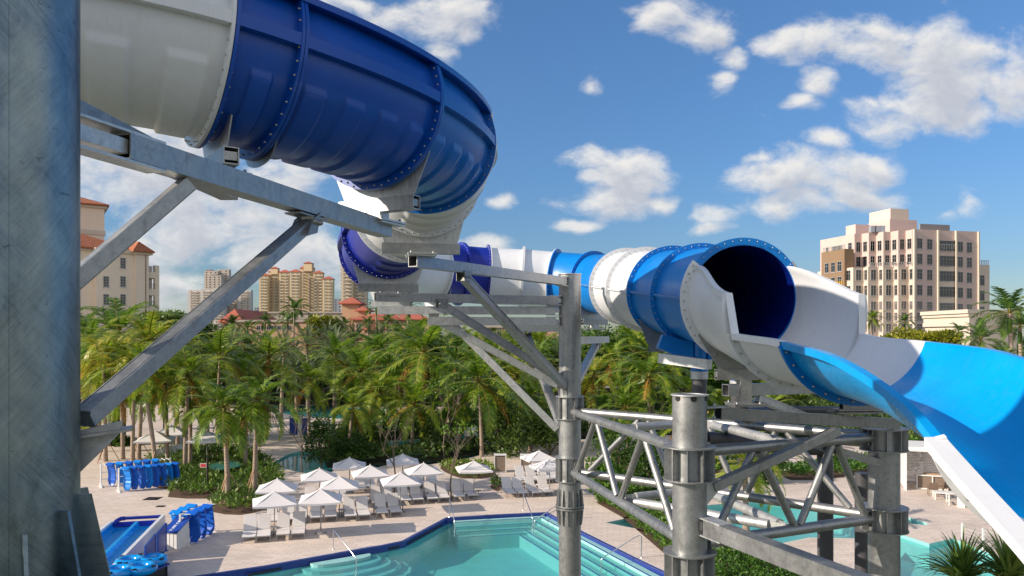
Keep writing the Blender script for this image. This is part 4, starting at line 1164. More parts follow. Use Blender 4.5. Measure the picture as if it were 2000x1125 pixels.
mb=MB(); p=gp(1922,1003); mb.box(p+UP*.4,(.35,.35,.8),Mr); mb.box(p+UP*.83,(.42,.42,.06),Mr); tag(mb.build('white_pillar',M['whitepaint'],None,p),'short white pillar right of the small bed, under the white flume','pillar')
# glass fence by the right pool
a=gp(1880,1062);b=gp(2010,1100); o=thing('pool_fence','low white post and wire fence beyond the spiky plant at right','fence',a); 
for k in range(4): mb=MB(); q=a+(b-a)*(k/3); mb.bar(q,q+UP*1.0,.09,.09); mb.build('post',M['whitepaint'],o)
mb=MB()
for z in(.15,.32,.49,.66,.83,1.0): mb.bar(a+UP*z,b+UP*z,.015,.02)
mb.build('rail',M['alu'],o)
# ================================================================= palms, trees
M['frond']=leafmat('coconut_frond',[(.08,(.035,.10,.008)),(.38,(.115,.20,.016)),(.70,(.25,.31,.025)),(.97,(.48,.39,.05))],.34,.36)
M['frond_dk']=leafmat('royal_palm_frond',[(.1,(.015,.05,.008)),(.5,(.045,.11,.015)),(.9,(.12,.20,.03))],.24,.42)
M['frond_date']=leafmat('date_palm_frond',[(.1,(.05,.075,.045)),(.5,(.11,.15,.085)),(.9,(.22,.26,.14))],.2,.5)
M['frond_dry']=leafmat('dry_frond',[(.1,(.16,.06,.008)),(.5,(.32,.14,.02)),(.9,(.44,.25,.05))],.3,.7)
M['rachis']=simple('palm_rachis',(.20,.18,.03),.6,0,.3,3)
def trunkmat():
    m,nt,b=mat('ringed_palm_trunk'); v=coords(nt)
    sx=nt.nodes.new('ShaderNodeSeparateXYZ'); lk(nt,v,sx.inputs[0])
    n=noi(nt,v,2.5,5); f=mth(nt,'FRACT',mth(nt,'ADD',mth(nt,'MULTIPLY',sx.outputs['Z'],5.5),mth(nt,'MULTIPLY',n,.9)))
    c=ramp(nt,f,[(.0,(.13,.085,.06)),(.15,(.34,.25,.19)),(.8,(.40,.31,.24)),(1,(.22,.15,.11))])
    c=mixc(nt,.55,c,ramp(nt,n,[(.3,(.16,.12,.085)),(.7,(.42,.33,.27))])); lk(nt,c,b.inputs['Base Color']); b.inputs['Roughness'].default_value=.85
    bump(nt,b,f,.4,.03); return m
M['trunk']=trunkmat()
M['bark']=simple('grey_brown_bark',(.13,.10,.075),.9,0,.3,4)
def frond(mb,rm,L,az,e0,droop,nl,ll,lw,stiff=.35,vee=.25,seed=0,gap=.14):
    rnd=random.Random(seed); pts=[];d=[];p=V((0,0,0)); e=e0; n=12
    h=V((math.cos(az),math.sin(az),0)); s=V((-math.sin(az),math.cos(az),0)); tw=rnd.uniform(-.5,.5)
    for k in range(n+1):
        t=k/n; pts.append(p.copy()); ee=e0-droop*(t**1.4); dv=h*math.cos(ee)+UP*math.sin(ee)+s*(tw*.3*t); dv.normalize(); d.append(dv); p=p+dv*(L/n)
    rows=[]
    for k in range(n+1):
        w=.016*L*(1-.85*k/n)+.002; x=s*w; rows.append([pts[k]-x,pts[k]+UP*w*.6,pts[k]+x])
    rm.grid(rows,True)
    for k in range(nl):
        t=gap+(1-gap)*(k+.5)/nl; f=t*n; i=min(int(f),n-1); q=pts[i]+(pts[i+1]-pts[i])*(f-i); dv=d[i]
        up=s.cross(dv); 
        if up.z<0: up=-up
        prof=max(.18,math.sin(math.pi*min(1,(.12+.86*t)))**.7)
        for sg in(-1,1):
            l=ll*L*prof*rnd.uniform(.85,1.12)
            dr=s*sg*(1-stiff*.5)+dv*(.45+.5*t)+up*(vee+rnd.uniform(-.18,.18)); dr.normalize()
            m1=q+dr*l*.5-UP*(l*.06); dn=rnd.uniform(.18,.55)*(1-stiff)
            tip=m1+(dr*(1-dn*.6)-UP*dn).normalized()*l*.5
            wv=dv*(lw*L*.5)
            mb.add([q-wv,q+wv,m1+wv*.85,tip,m1-wv*.85],[(0,1,2,4),(4,2,3)])
def crown(name,mk,nf,L,e_lo,e_hi,droop,nl,ll,lw,stiff,vee,seed,dry=0,parent=None):
    rnd=random.Random(seed); mb=MB(); rm=MB()
    for k in range(nf):
        az=k*2.39996+rnd.uniform(-.2,.2); t=(k+.5)/nf
        e=R(e_lo+(e_hi-e_lo)*(t**1.05)+rnd.uniform(-6,6))
        frond(mb,rm,L*rnd.uniform(.85,1.08)*(.82 if t>.85 else 1),az,e,R(droop*rnd.uniform(.75,1.2)),nl,ll,lw,stiff,vee,seed*100+k)
    o=mb.build('crown',M[mk],parent); r=rm.build('frond_ribs',M['rachis'],o)
    if dry:
        mb2=MB()
        for k in range(dry):
            frond(mb2,mb2,L*rnd.uniform(.6,.85),rnd.uniform(0,6.28),R(rnd.uniform(-35,-10)),R(rnd.uniform(45,70)),max(12,nl//2),ll*.9,lw,.1,-.2,seed*77+k)
        mb2.build('dry_fronds',M['frond_dry'],o)
    return o
PROTO={}
def proto(kind,i):
    k=(kind,i)
    if k in PROTO: return PROTO[k]
    if kind=='coco': o=crown('crown','frond',21,1.36,-34,80,92,28,.19,.032,.2,.18,11+i,2+i%3)
    elif kind=='royal': o=crown('crown','frond_dk',15,1.15,-8,78,88,22,.22,.042,.2,.05,31+i,0)
    elif kind=='date': o=crown('crown','frond_date',40,1.08,-32,84,34,22,.15,.03,.75,.35,51+i,0)
    elif kind=='dark': o=crown('crown','frond_dk',20,1.3,-30,80,88,24,.22,.036,.22,.14,71+i,0)
    PROTO[k]=o
    o.hide_render=True
    for c in o.children: c.hide_render=True
    return o
def putcrown(kind,i,parent,loc,scale,rz):
    p=proto(kind,i)
    c=p.copy(); COL.objects.link(c); c.hide_render=False; c.parent=parent; c.location=loc; c.scale=(scale,)*3; c.rotation_euler=(random.uniform(-.08,.08),random.uniform(-.08,.08),rz)
    for ch in p.children:
        d=ch.copy(); COL.objects.link(d); d.hide_render=False; d.parent=c
palm_n=0
def palm(cx,cy,Y,wpx,kind='coco',bx=None,label=None,group=None,r=None,stakes=False,seedi=None):
    global palm_n
    palm_n+=1
    top=at(cx,cy,Y); base=V((top.x if bx is None else (bx-1000)/F*Y,Y,0 if Y<148 else -2))
    if bx is None: base.x+=random.uniform(-.5,.5)*max(1,top.z*.12)
    names={'coco':'coconut_palm','royal':'royal_palm','date':'date_palm','dark':'coconut_palm'}
    o=thing(names[kind],label,'palm',base,group)
    H=max(1.0,top.z-base.z); lean=top-base; r=r or (.15 if kind!='royal' else .2)
    pts=[];rs=[]
    for k in range(11):
        t=k/10; x=base+V((lean.x*(t**1.5),lean.y*t,H*t)); pts.append(x); rs.append(r*(1.35 if k==0 else 1.12-.35*t)*(1 if kind!='date' else 1.4))
    mb=MB(); mb.pipe(pts,rs,10); tr=mb.build('trunk',M['trunk'],o)
    if kind=='royal':
        mb=MB(); mb.pipe([top-UP*1.3,top-UP*.6,top],[r*.85,r*.95,r*.5],10); mb.build('crownshaft',M['leaf_bright'],tr)
    if stakes:
        mb=MB()
        for a in(.4,2.5,4.6): mb.bar(base+V((math.cos(a)*1.0,math.sin(a)*1.0,0)),base+V((math.cos(a)*.1,math.sin(a)*.1,1.7)),.07,.05)
        mb.build('stake',M['wood'],tr)
    i=(seedi if seedi is not None else palm_n)%{'coco':6,'royal':2,'date':3,'dark':3}[kind]
    putcrown(kind,i,o,top-base,wpx/F*Y,random.uniform(0,6.28))
    return o
T1='palms standing on the near deck and bed'
near=[(437,797,46.3,84,'coco',445,'young coconut palm left in the near planting bed, its fronds drooping low',True),
(503,782,47.6,88,'coco',497,'coconut palm at the right end of the near planting bed, beside an umbrella',True),
(480,806,57,58,'coco',480,'small coconut palm behind the two nearest palms of the bed',False),
(368,735,56.4,86,'coco',361,'tall dark trunked coconut palm left of the near bed palms',False),
(323,752,58,70,'coco',327,'straight grey trunked coconut palm by the utility box',False),
(275,722,55,88,'coco',304,'strongly leaning coconut palm right of the mat racks',True),
(262,708,60.5,80,'coco',259,'coconut palm behind the mat racks, third trunk from the big column',False),
(290,668,61.5,96,'coco',271,'coconut palm behind the mat racks with the widest yellow green crown',True),
(237,768,62,62,'coco',240,'coconut palm behind the mat racks, second trunk from the big column',False),
(203,700,61,94,'coco',206,'coconut palm nearest to the big column, behind the empty rack hooks',True),
(373,800,57,48,'coco',371,'short coconut palm close behind the tall dark trunk',False),
(808,792,65.8,80,'coco',805,'coconut palm with a wide drooping crown in the middle of the river bank',False),
(935,748,63.5,98,'coco',941,'coconut palm with upright fronds, right of centre by the river',False),
(604,745,71,60,'coco',603,'thin open crowned coconut palm standing by the lagoon',False),
(1037,775,66,52,'coco',1036,'slim palm trunk left of the far lattice column',False),
(1455,905,39.5,85,'coco',1457,'young coconut palm seen through the truss by the right pool',False),
(829,690,71,104,'coco',826,'large dark coconut palm with spreading fronds left of the diagonal braces',False),
(1267,738,66,84,'coco',1268,'coconut palm with yellow lower fronds below the blue and white tube',False)]
for cx,cy,Y,w,kd,bx,lb,stk in near: palm(cx,cy,Y,w,kd,bx,lb,T1,stakes=stk)
groves=[('left front grove',[(232,655,72,112,'coco'),(178,668,80,80,'coco'),(190,770,66,70,'coco'),(345,690,70,80,'coco'),(430,700,68,84,'coco'),(318,715,75,70,'coco'),(405,765,70,60,'coco'),(165,720,70,70,'coco')]),
('middle front grove',[(470,735,74,72,'coco'),(525,700,76,82,'coco'),(655,700,80,66,'coco'),(705,728,74,84,'coco'),(690,795,62,60,'coco'),(742,765,69,72,'coco'),(760,720,84,68,'coco'),(735,690,92,66,'coco')]),
('centre grove behind the braces',[(880,782,72,66,'coco'),(962,700,86,74,'coco'),(1010,735,79,82,'coco'),(1068,800,69,60,'coco'),(890,705,90,66,'dark'),(985,800,68,52,'dark'),(1050,700,95,60,'coco'),(925,680,100,62,'coco')]),
('right grove below the tube',[(1160,735,74,74,'coco'),(1195,705,88,72,'coco'),(1222,800,64,66,'coco'),(1295,712,84,78,'coco'),(1345,770,70,72,'coco'),(1398,800,71,64,'coco'),(1450,795,76,62,'coco'),(1180,800,68,55,'dark'),(1500,800,82,58,'coco'),(1560,785,90,55,'coco'),(1330,830,60,50,'coco')]),
('date palms behind the front groves',[(555,680,92,58,'date'),(600,668,104,54,'date'),(655,672,100,56,'date'),(640,655,116,50,'date'),(690,660,116,54,'date'),(740,662,112,58,'date'),(575,715,84,50,'date'),(790,668,108,50,'date')]),
('far palm row',[(480,662,108,52,'dark'),(430,668,104,54,'dark'),(380,655,108,50,'dark'),(520,662,112,48,'coco'),(860,660,115,52,'dark'),(820,655,125,46,'coco'),(905,655,118,52,'coco'),(1000,665,112,56,'coco'),(960,655,124,48,'dark'),(165,632,88,68,'dark'),(335,640,112,48,'dark'),(1060,672,118,48,'dark'),(1500,745,105,48,'coco'),(1440,740,108,50,'dark')])]
for gname,lst in groves:
    if gname=='far palm row': lst=[(a,b+16,c,d,e) for a,b,c,d,e in lst]
    if gname[:4]=='date': lst=[(a,b+9,c,d,e) for a,b,c,d,e in lst]
    order=sorted(range(len(lst)),key=lambda i:lst[i][0])
    for i,(cx,cy,Y,w,kd) in enumerate(lst):
        k=order.index(i); pos='leftmost' if k==0 else 'rightmost' if k==len(lst)-1 else ORD[k]+' from left'
        typ={'coco':'green coconut palm','dark':'dark green palm','date':'silvery date palm'}[kd]
        palm(cx,cy,Y,w,kd,None,'%s, %s in the %s'%(typ,pos,gname),'palms of the groves around the pools')
extra=[]
rr=random.Random(12)
for k in range(22):
    Y=rr.uniform(82,140); px=rr.uniform(165,1520); px=px+140 if 540<px<670 else px; top=rr.uniform(6.2,9.3); extra.append((px,HY+(10-top)*F/Y,Y,rr.uniform(4.2,5.4)*F/Y,rr.choice(['coco','coco','date','dark'])))
extra.sort()
for i,(px,py,Y,w,kd) in enumerate(extra):
    palm(px,py,Y,w,kd,None,'%s in the deep middle of the palm groves, %s from the left there'%({'coco':'green coconut palm','dark':'dark green palm','date':'silvery date palm'}[kd],(ORD+['thirty-first','thirty-second','thirty-third','thirty-fourth'])[i]),'palms of the groves around the pools')
far=[(575,606,112,38,'royal',571,'tall dark royal palm before the yellow apartment towers'),(562,628,116,34,'royal',560,'royal palm just left of and below the tall dark one'),(517,628,125,30,'royal',518,'single royal palm before the long flat roof'),(452,634,128,34,'dark',455,'dark palm at the left end of the long flat roof'),(483,642,126,26,'dark',484,'small dark palm below the long flat roof'),
(735,600,128,30,'royal',735,'royal palm below the left end of the lower beams'),(674,634,122,27,'royal',673,'royal palm in front of the terracotta tower'),(719,632,120,26,'royal',719,'royal palm left of the small tiled porch'),(757,628,122,30,'royal',757,'royal palm right of the small tiled porch'),(797,604,118,36,'royal',796,'royal palm below the second lower beam'),
(1703,622,120,26,'coco',1702,'fan shaped palm before the left wing of the pink building'),(1972,612,50,78,'royal',1982,'tall royal palm with a pale trunk at the right edge'),(1915,664,56,62,'royal',1917,'bushy palm left of the tall pale trunked one'),(1767,628,118,26,'royal',1767,'small palm top above the yellow tree'),(1872,648,108,28,'royal',1871,'small dark palm right of the yellow tree'),(1958,705,46,52,'dark',1960,'low palm under the tall pale trunked one'),(1992,640,62,58,'royal',1996,'palm cut by the right picture edge')]
for cx,cy,Y,w,kd,bx,lb in far: palm(cx,cy,Y,w,kd,bx,lb,'palms beyond the pools',r=.17)
for o in list(PROTO.values()):
    for c in list(o.children): bpy.data.objects.remove(c)
    bpy.data.objects.remove(o)
# ---------------------------------------------------------------- broadleaf trees and shrubs
def tree(name,label,cat,px,py,Y,w,h,mk,nclump=26,nleaf=130,ls=.32,seed=1,group=None,base_z=0,trunk=True,flat=1.0,sparse=False):
    rnd=random.Random(seed); c=at(px,py,Y); rx=w/F*Y; rz=h/F*Y; base=V((c.x+rnd.uniform(-.3,.3),Y,base_z))
    o=thing(name,label,cat,base,group); mb=MB(); wood=MB(); cl=[]
    for k in range(nclump):
        while True:
            v=V((rnd.uniform(-1,1),rnd.uniform(-1,1),rnd.uniform(-1,1)))
            if .25<v.length<1: break
        q=c+V((v.x*rx*.82,v.y*rx*.82,v.z*rz*.8)); cl.append((q,rnd.uniform(.28,.46)))
    for q,s in cl:
        for j in range(nleaf):
            v=V((rnd.gauss(0,1),rnd.gauss(0,1),rnd.gauss(0,1))).normalized()*(rnd.random()**.45)
            p=q+V((v.x*rx*s,v.y*rx*s,v.z*rz*s*flat*.9)); dd=(v+V((rnd.uniform(-.8,.8),rnd.uniform(-.8,.8),rnd.uniform(-.5,.8)))).normalized()
            leaf(mb,p,dd,ls*rnd.uniform(.7,1.3),ls*.5,V((rnd.uniform(-1,1),rnd.uniform(-1,1),rnd.uniform(.2,1))))
    mb.build('crown',M[mk],o)
    fork=V((base.x,base.y,max(base.z+.3,c.z-rz*.95))); H=fork.z-base.z
    wood.pipe([base,base+V((rnd.uniform(-.1,.1),0,H*.5)),fork],[max(.06,rx*.05)*1.4,max(.05,rx*.045),max(.04,rx*.04)],8)
    for q,s in cl[:12]:
        m=(fork+q)/2+V((rnd.uniform(-.2,.2),0,-rz*.1)); wood.pipe([fork-UP*.1,m,q],[max(.03,rx*.028),max(.02,rx*.018),.012],6)
    wood.build('trunk',M['bark'],o)
    return o
tree('shade_tree','yellow green spreading tree in front of the pink building','tree',1765,668,98,62,26,'leaf_yellow',30,150,.5,3)
tree('shade_tree','yellow green tree top right of the larger spreading one, before the pale cornice','tree',1845,668,94,38,20,'leaf_yellow',20,130,.5,4)
tree('shade_tree','rounded yellow green tree behind the date palms, below the yellow towers','tree',625,640,124,40,26,'leaf_yellow',24,140,.55,5)
tree('shade_tree','dark green leafy tree between the beige building and the long brace','tree',320,632,110,62,28,'leaf_dark',30,150,.55,6)
tree('shade_tree','dark green tree right of the beige building','tree',372,648,104,46,26,'leaf_bush',24,140,.5,16)
for k,(px,py,Y,w,h,lb) in enumerate([(1168,680,96,58,42,'bright green tree just right of the far lattice column'),(1228,672,100,62,40,'bright green tree below the white tube rings'),(1290,690,98,50,36,'bright green tree left of the blue water pipe'),(1085,690,104,50,34,'bright green tree behind the far lattice column'),(1395,740,92,50,34,'bright green tree between the two water pipes'),(1025,660,120,46,24,'bright green low tree behind the diagonal braces')]):
    tree('broadleaf_tree',lb,'tree',px,py,Y,w,h,'leaf_bright',30,170,.42,20+k,'bright green trees right of the groves')
for k,(px,py,Y,w,h,mk,lb) in enumerate([(628,862,58.5,40,58,'leaf_bush','sparse upright young tree behind the white umbrellas'),(725,855,64,32,30,'leaf_mid','green shrub under the palms by the river, left of centre'),(860,856,66,46,30,'leaf_mid','green shrub under the palms in the centre'),(990,838,64,58,60,'leaf_dark','large dark feathery shrub left of the far column'),(1070,845,64,40,46,'leaf_dark','dark shrub just left of the far column'),(1215,862,49,62,72,'leaf_bush','large red speckled shrub behind the left truss'),(1280,900,47,46,50,'leaf_bush','red speckled shrub right of the larger one behind the truss'),(1178,925,46,40,40,'leaf_hedge','green shrub beside the far lattice column'),(1495,905,52,44,40,'leaf_hedge','green shrub seen through the right truss'),(1760,890,54,36,46,'leaf_hedge','green shrub beside the white cabana'),(240,872,70,26,24,'leaf_dark','dark round shrub by the service building'),(690,870,60,40,22,'leaf_bush','low leafy shrub beside the sparse young tree'),(1640,905,60,60,40,'leaf_dark','dark shrub behind the right-hand column'),(1380,850,58,55,50,'leaf_bush','leafy shrub behind the tall near column')]):
    tree('shrub',lb,'shrub',px,py,Y,w,h,mk,16,120,.26 if mk!='leaf_dark' else .34,50+k,'shrubs around the pools')
# bare branched small tree among the umbrellas
def bare(label,px,Y,top,seed,leaves=70):
    rnd=random.Random(seed); b=V(((px-1000)/F*Y,Y,0)); o=thing('bare_tree',label,'tree',b,'thin bare trees among the umbrellas'); mb=MB(); lm=MB()
    def br(p,d,l,r,dep):
        q=p+d*l; mb.pipe([p,(p+q)/2+V((rnd.uniform(-.06,.06),rnd.uniform(-.06,.06),0))*l,q],[r,r*.8,r*.6],5)
        if dep==0:
            for _ in range(leaves//30): leaf(lm,q+rdir()*.2,rdir(),.2,.11,rdir())
            return
        for k in range(3 if dep>1 else 2):
            dd=(d+V((rnd.uniform(-.9,.9),rnd.uniform(-.9,.9),rnd.uniform(.0,.5)))).normalized(); br(q,dd,l*rnd.uniform(.6,.85),r*.6,dep-1)
    br(b,UP,top*.42,.07,4); mb.build('branches',M['bark'],o); lm.build('crown',M['leaf_bright'],o)
bare('thin bare branched tree rising from the pavers behind the middle loungers',882,46.5,4.2,1)
bare('thin bare tree in front of the far umbrellas, left of the centre one',770,49,4.0,2)
bare('thin leafless sapling left of the sparse young tree, over the river end',590,56,4.2,3)
bare('thin sapling with sparse bright leaves by the centre river bank',868,61,5.5,4,240)
# spiky pandanus plants, bottom right corner
def spiky(px,py,Y,L,label,seed,n=70,base=0):
    rnd=random.Random(seed); c=at(px,py,Y); b=V((c.x,c.y,base)); o=thing('spiky_plant',label,'plant',b,'spiky plants at the lower right'); mb=MB()
    for k in range(n):
        az=k*2.4+rnd.uniform(-.3,.3); e=R(18+70*rnd.random()**.8); l=L*rnd.uniform(.7,1.1); h=V((math.cos(az),math.sin(az),0)); s=V((-math.sin(az),math.cos(az),0)); p=c.copy(); rows=[]
        dr=rnd.uniform(.5,1.9)*(1.25-e/1.7)
        for j in range(8):
            t=j/7; ee=e-dr*t**1.6; w=.036*L*(1-t**1.7)+.003; dv=h*math.cos(ee)+UP*math.sin(ee); u_=s.cross(dv)
            rows.append([p-s*w+UP*w*.5,p.copy(),p+s*w+UP*w*.5]); p=p+dv*(l/7)
        mb.grid(rows,True)
    mb.build('leaves',M['leaf_spike'],o)
    mb=MB(); mb.pipe([b,(b+c)/2+V((.05,0,0)),c],[.12,.1,.09],8); mb.build('stem',M['bark'],o)
M['leaf_spike']=leafmat('spiky_leaf',[(.1,(.07,.14,.03)),(.5,(.17,.25,.05)),(.85,(.32,.36,.08)),(.98,(.5,.3,.08))],.3,.4)
spiky(1880,1135,15.5,1.05,'spiky leaved plant at the bottom right, left one of the pair',5,150)
spiky(1972,1140,15.2,1.1,'spiky leaved plant at the bottom right, right one of the pair with upright leaves',6,150)
spiky(2010,1040,22,1.4,'spiky palm leaf clump at the right edge under the white flume',8,40)
# ================================================================= buildings
def stucco(name,col,sc=.25): return simple(name,col,.85,0,.06,sc)
M['beige']=stucco('beige_stucco',(.80,.67,.53)); M['cream']=stucco('cream_trim',(.62,.54,.44))
M['pink']=stucco('pale_pink_stucco',(.60,.455,.415)); M['sandwall']=stucco('cream_yellow_stucco',(.66,.55,.46)); M['brownblk']=stucco('brown_stone',(.25,.165,.10))
M['greyroof']=stucco('grey_plant_screen',(.22,.21,.22)); M['condo']=stucco('yellow_condo',(.66,.52,.33)); M['condo2']=stucco('pale_condo',(.52,.45,.39)); M['condow']=stucco('white_condo',(.55,.52,.52)); M['condoc']=stucco('cream_condo',(.56,.46,.35))
M['terra']=stucco('terracotta_wall',(.50,.31,.20)); M['flatroof']=stucco('pale_flat_roof',(.42,.36,.31)); M['condogrey']=stucco('blue_grey_block',(.30,.33,.38))
def tilemat():
    m,nt,b=mat('barrel_roof_tiles'); v=coords(nt)
    w=nt.nodes.new('ShaderNodeTexWave'); w.inputs['Scale'].default_value=1.1; w.inputs['Distortion'].default_value=.4; lk(nt,v,w.inputs['Vector']); w.bands_direction='DIAGONAL'
    n=noi(nt,v,1.5,5); c=ramp(nt,n,[(.3,(.26,.075,.03)),(.6,(.42,.14,.06)),(.8,(.50,.22,.11))]); lk(nt,c,b.inputs['Base Color']); b.inputs['Roughness'].default_value=.8; bump(nt,b,w.outputs['Fac'],.6,.15); return m
M['rooftile']=tilemat()
def glassm(name,col): 
    m,nt,b=mat(name); v=coords(nt); n=noi(nt,v,.35,3); lk(nt,ramp(nt,n,[(.35,tuple(c*.5 for c in col)),(.7,tuple(c*1.7 for c in col))]),b.inputs['Base Color']); b.inputs['Roughness'].default_value=.08; b.inputs['Specular IOR Level'].default_value=.7; return m
M['glass']=glassm('dark_window_glass',(.012,.016,.02)); M['screen']=glassm('grey_screened_opening',(.12,.105,.11)); M['frame']=simple('pale_window_frame',(.45,.43,.42),.5,0,.04,2)
WINM={}
def window_mesh(w,h,nx,ny,fr,glass,proud=.06):
    k=(round(w,2),round(h,2),nx,ny,fr,glass)
    if k in WINM: return WINM[k]
    mb=MB(); t=.07
    # local: x along wall, z up, -y outwards
    for x in(-w/2,w/2): mb.box((x,-proud/2,0),(t,proud,h+t))
    for z in(-h/2,h/2): mb.box((0,-proud/2,z),(w-t,proud,t))
    for i in range(1,nx): mb.box((-w/2+w*i/nx,-proud/2,0),(.045,proud*.8,h-t))
    for j in range(1,ny): mb.box((0,-proud/2+.004,-h/2+h*(j/ny if ny>2 else .68)),(w-t,proud*.7,.045))
    mb.box((0,-proud*.7,-h/2-t*.9),(w+.3,proud*1.6,.1))
    f=bpy.data.meshes.new('window'); f.from_pydata([tuple(v) for v in mb.v],[],mb.f); f.materials.append(fr)
    g=bpy.data.meshes.new('pane'); g.from_pydata([(-w/2,-.012,-h/2),(w/2,-.012,-h/2),(w/2,-.012,h/2),(-w/2,-.012,h/2)],[],[(0,1,2,3)]); g.materials.append(glass)
    WINM[k]=(f,g,mb); return WINM[k]
def windows(bld,lst,limit=96):
    """lst: (origin, along-dir, w, h, nx, ny, framemat, glassmat); wall outward = along x up reversed"""
    lst=sorted(lst,key=lambda q:-q[2]*q[3]/q[0].length); rest=MB(); restg=MB(); bl=WL[bld]
    for n,(o,d,w,h,nx,ny,fm,gm) in enumerate(lst):
        fm_,gm_,mb=window_mesh(w,h,nx,ny,fm,gm); d=d.normalized(); y=UP.cross(d)
        mx=Matrix((d,y,UP)).transposed()
        if n<limit:
            a=bpy.data.objects.new('window',fm_); COL.objects.link(a); a.parent=bld; m4=mx.to_4x4(); m4.translation=o-bl; a.matrix_local=m4
            b=bpy.data.objects.new('pane',gm_); COL.objects.link(b); b.parent=a
        else:
            rest.add([mx@v+o for v in mb.v],mb.f); restg.add([mx@V(p)+o for p in ((-w/2,-.012,-h/2),(w/2,-.012,-h/2),(w/2,-.012,h/2),(-w/2,-.012,h/2))],[(0,1,2,3)])
    if rest.v:
        r=rest.build('small_windows',lst[-1][6],bld); tag(r,kind='stuff'); g=restg.build('panes',lst[-1][7],r); tag(g,kind='stuff')
def block(mb,poly,z0,z1): mb.prism([V((p.x,p.y,z0)) for p in poly],UP*(z1-z0))
def rect(o,a,b,la,lb): return [o,o+a*la,o+a*la+b*lb,o+b*lb]
def hip(mb,o,a,b,la,lb,z,h,ov=.8):
    o=o-a*ov-b*ov; la+=2*ov; lb+=2*ov; c=[V((p.x,p.y,z)) for p in rect(o,a,b,la,lb)]
    k=min(la,lb)/2
    if la>=lb: r0=o+a*k+b*lb/2; r1=o+a*(la-k)+b*lb/2
    else: r0=o+b*k+a*la/2; r1=o+b*(lb-k)+a*la/2
    r0=V((r0.x,r0.y,z+h)); r1=V((r1.x,r1.y,z+h)); vs=c+[r0,r1]+[p-UP*.25 for p in c]
    if la>=lb: fs=[(0,1,5,4),(1,2,5),(2,3,4,5),(3,0,4)]
    else: fs=[(0,1,4),(1,2,5,4),(2,3,5),(3,0,4,5)]
    fs+=[(0,6,7,1),(1,7,8,2),(2,8,9,3),(3,9,6,0),(6,9,8,7)]
    mb.add(vs,fs)
# --- beige hotel at left
d=V((.613,.79,0)); nrm=V((.79,-.613,0)); O=V((-64.7,125,0))
hb=thing('hotel_building','beige hotel with terracotta tiled hip roofs and corner balconies behind the palms at left','building',O+V((0,0,-2)))
def ray_s(px):  # distance along facade for a pixel column
    k=(px-1000)/F; return (k*O.y-O.x)/(d.x-k*d.y)
s0,s1,s2,s3=ray_s(150),ray_s(188),ray_s(262),ray_s(288)
ze=at(0,493,O.y+d.y*s3).z
mb=MB(); block(mb,[O+d*s1,O+d*s2,O+d*s2-nrm*16,O+d*s1-nrm*16],-2,ze); block(mb,[O+d*(s0-14)-nrm*.9,O+d*s1-nrm*.9,O+d*s1-nrm*15.9,O+d*(s0-14)-nrm*15.9],-2,ze-.02)
block(mb,[O+d*s2+nrm*.45,O+d*s3+nrm*.45,O+d*s3-nrm*9,O+d*s2-nrm*9],-2,ze-.01); mb.build('wall',M['beige'],hb)
mb=MB(); block(mb,[O+d*(s2-.35)+nrm*.8,O+d*(s3+.5)+nrm*.8,O+d*(s3+.5)-nrm*9.4,O+d*(s2-.35)-nrm*9.4],ze-.5,ze+.1); block(mb,[O+d*(s1-.3)+nrm*.35,O+d*(s2-.36)+nrm*.35,O+d*(s2-.36)-nrm*16.4,O+d*(s1-.3)-nrm*16.4],ze-.5,ze+.08)
block(mb,[O+d*(s0-14)-nrm*.5,O+d*(s1-.31)-nrm*.5,O+d*(s1-.31)-nrm*15.9,O+d*(s0-14)-nrm*15.9],ze-.5,ze+.06); mb.build('cornice',M['cream'],hb)
mb=MB(); hip(mb,O+d*s2+nrm*.45,d,-nrm,s3-s2,9.4,ze+.1,1.7,.7); hip(mb,O+d*(s0-14)-nrm*.9,d,-nrm,s2-s0+14,15,ze+.09,3.6,.8); mb.build('roof',M['rooftile'],hb)
wl=[]
for py in (558,588,623):
    pass
for row,(pyc) in enumerate((514,550,585,620)):
    for px in ((240,) if row==0 else (207,240)):
        s=ray_s(px); q=O+d*s; q.z=at(0,pyc,O.y+d.y*s).z; wl.append((q+nrm*.004,d,.85,1.7,2,4,M['frame'],M['glass']))
windows(hb,wl)
mb=MB(); q=O+d*(s3-.55)+nrm*.52; mb.tube(V((q.x,q.y,-1)),V((q.x,q.y,ze-.5)),.07,None,8); mb.build('drain_pipe',M['taupe'],hb)
# balconies stack at the corner
s4=ray_s(312)
mb=MB(); mbr=MB(); dep=3.0
b0=O+d*(s3+.01)-nrm*.2
zs=[at(0,py,O.y+d.y*s3).z for py in (600,566,532)]; L=s4-s3
for z in zs: block(mb,[b0,b0+d*L,b0+d*L-nrm*dep,b0-nrm*dep],z-.9,z+.15)
for (e) in (L-.75,): block(mb,[b0+d*e+nrm*.01,b0+d*(L+.01)+nrm*.01,b0+d*(L+.01)-nrm*.6,b0+d*e-nrm*.6],-2,zs[-1]+1.3); block(mb,[b0+d*e-nrm*(dep-.6),b0+d*(L+.01)-nrm*(dep-.6),b0+d*(L+.01)-nrm*dep,b0+d*e-nrm*dep],-2,zs[-1]+1.3)
mb.build('balcony',M['beige'],hb)
for z in zs:
    for k in range(12): mbr.bar(b0+d*(.1+.13*k)+UP*(z+.15),b0+d*(.1+.13*k)+UP*(z+1.05),.03,.03)
    mbr.bar(b0+UP*(z+1.07),b0+d*(L-.75)+UP*(z+1.07),.07,.05)
tag(mbr.build('balcony_rail',M['greyroof'],hb),kind='stuff')
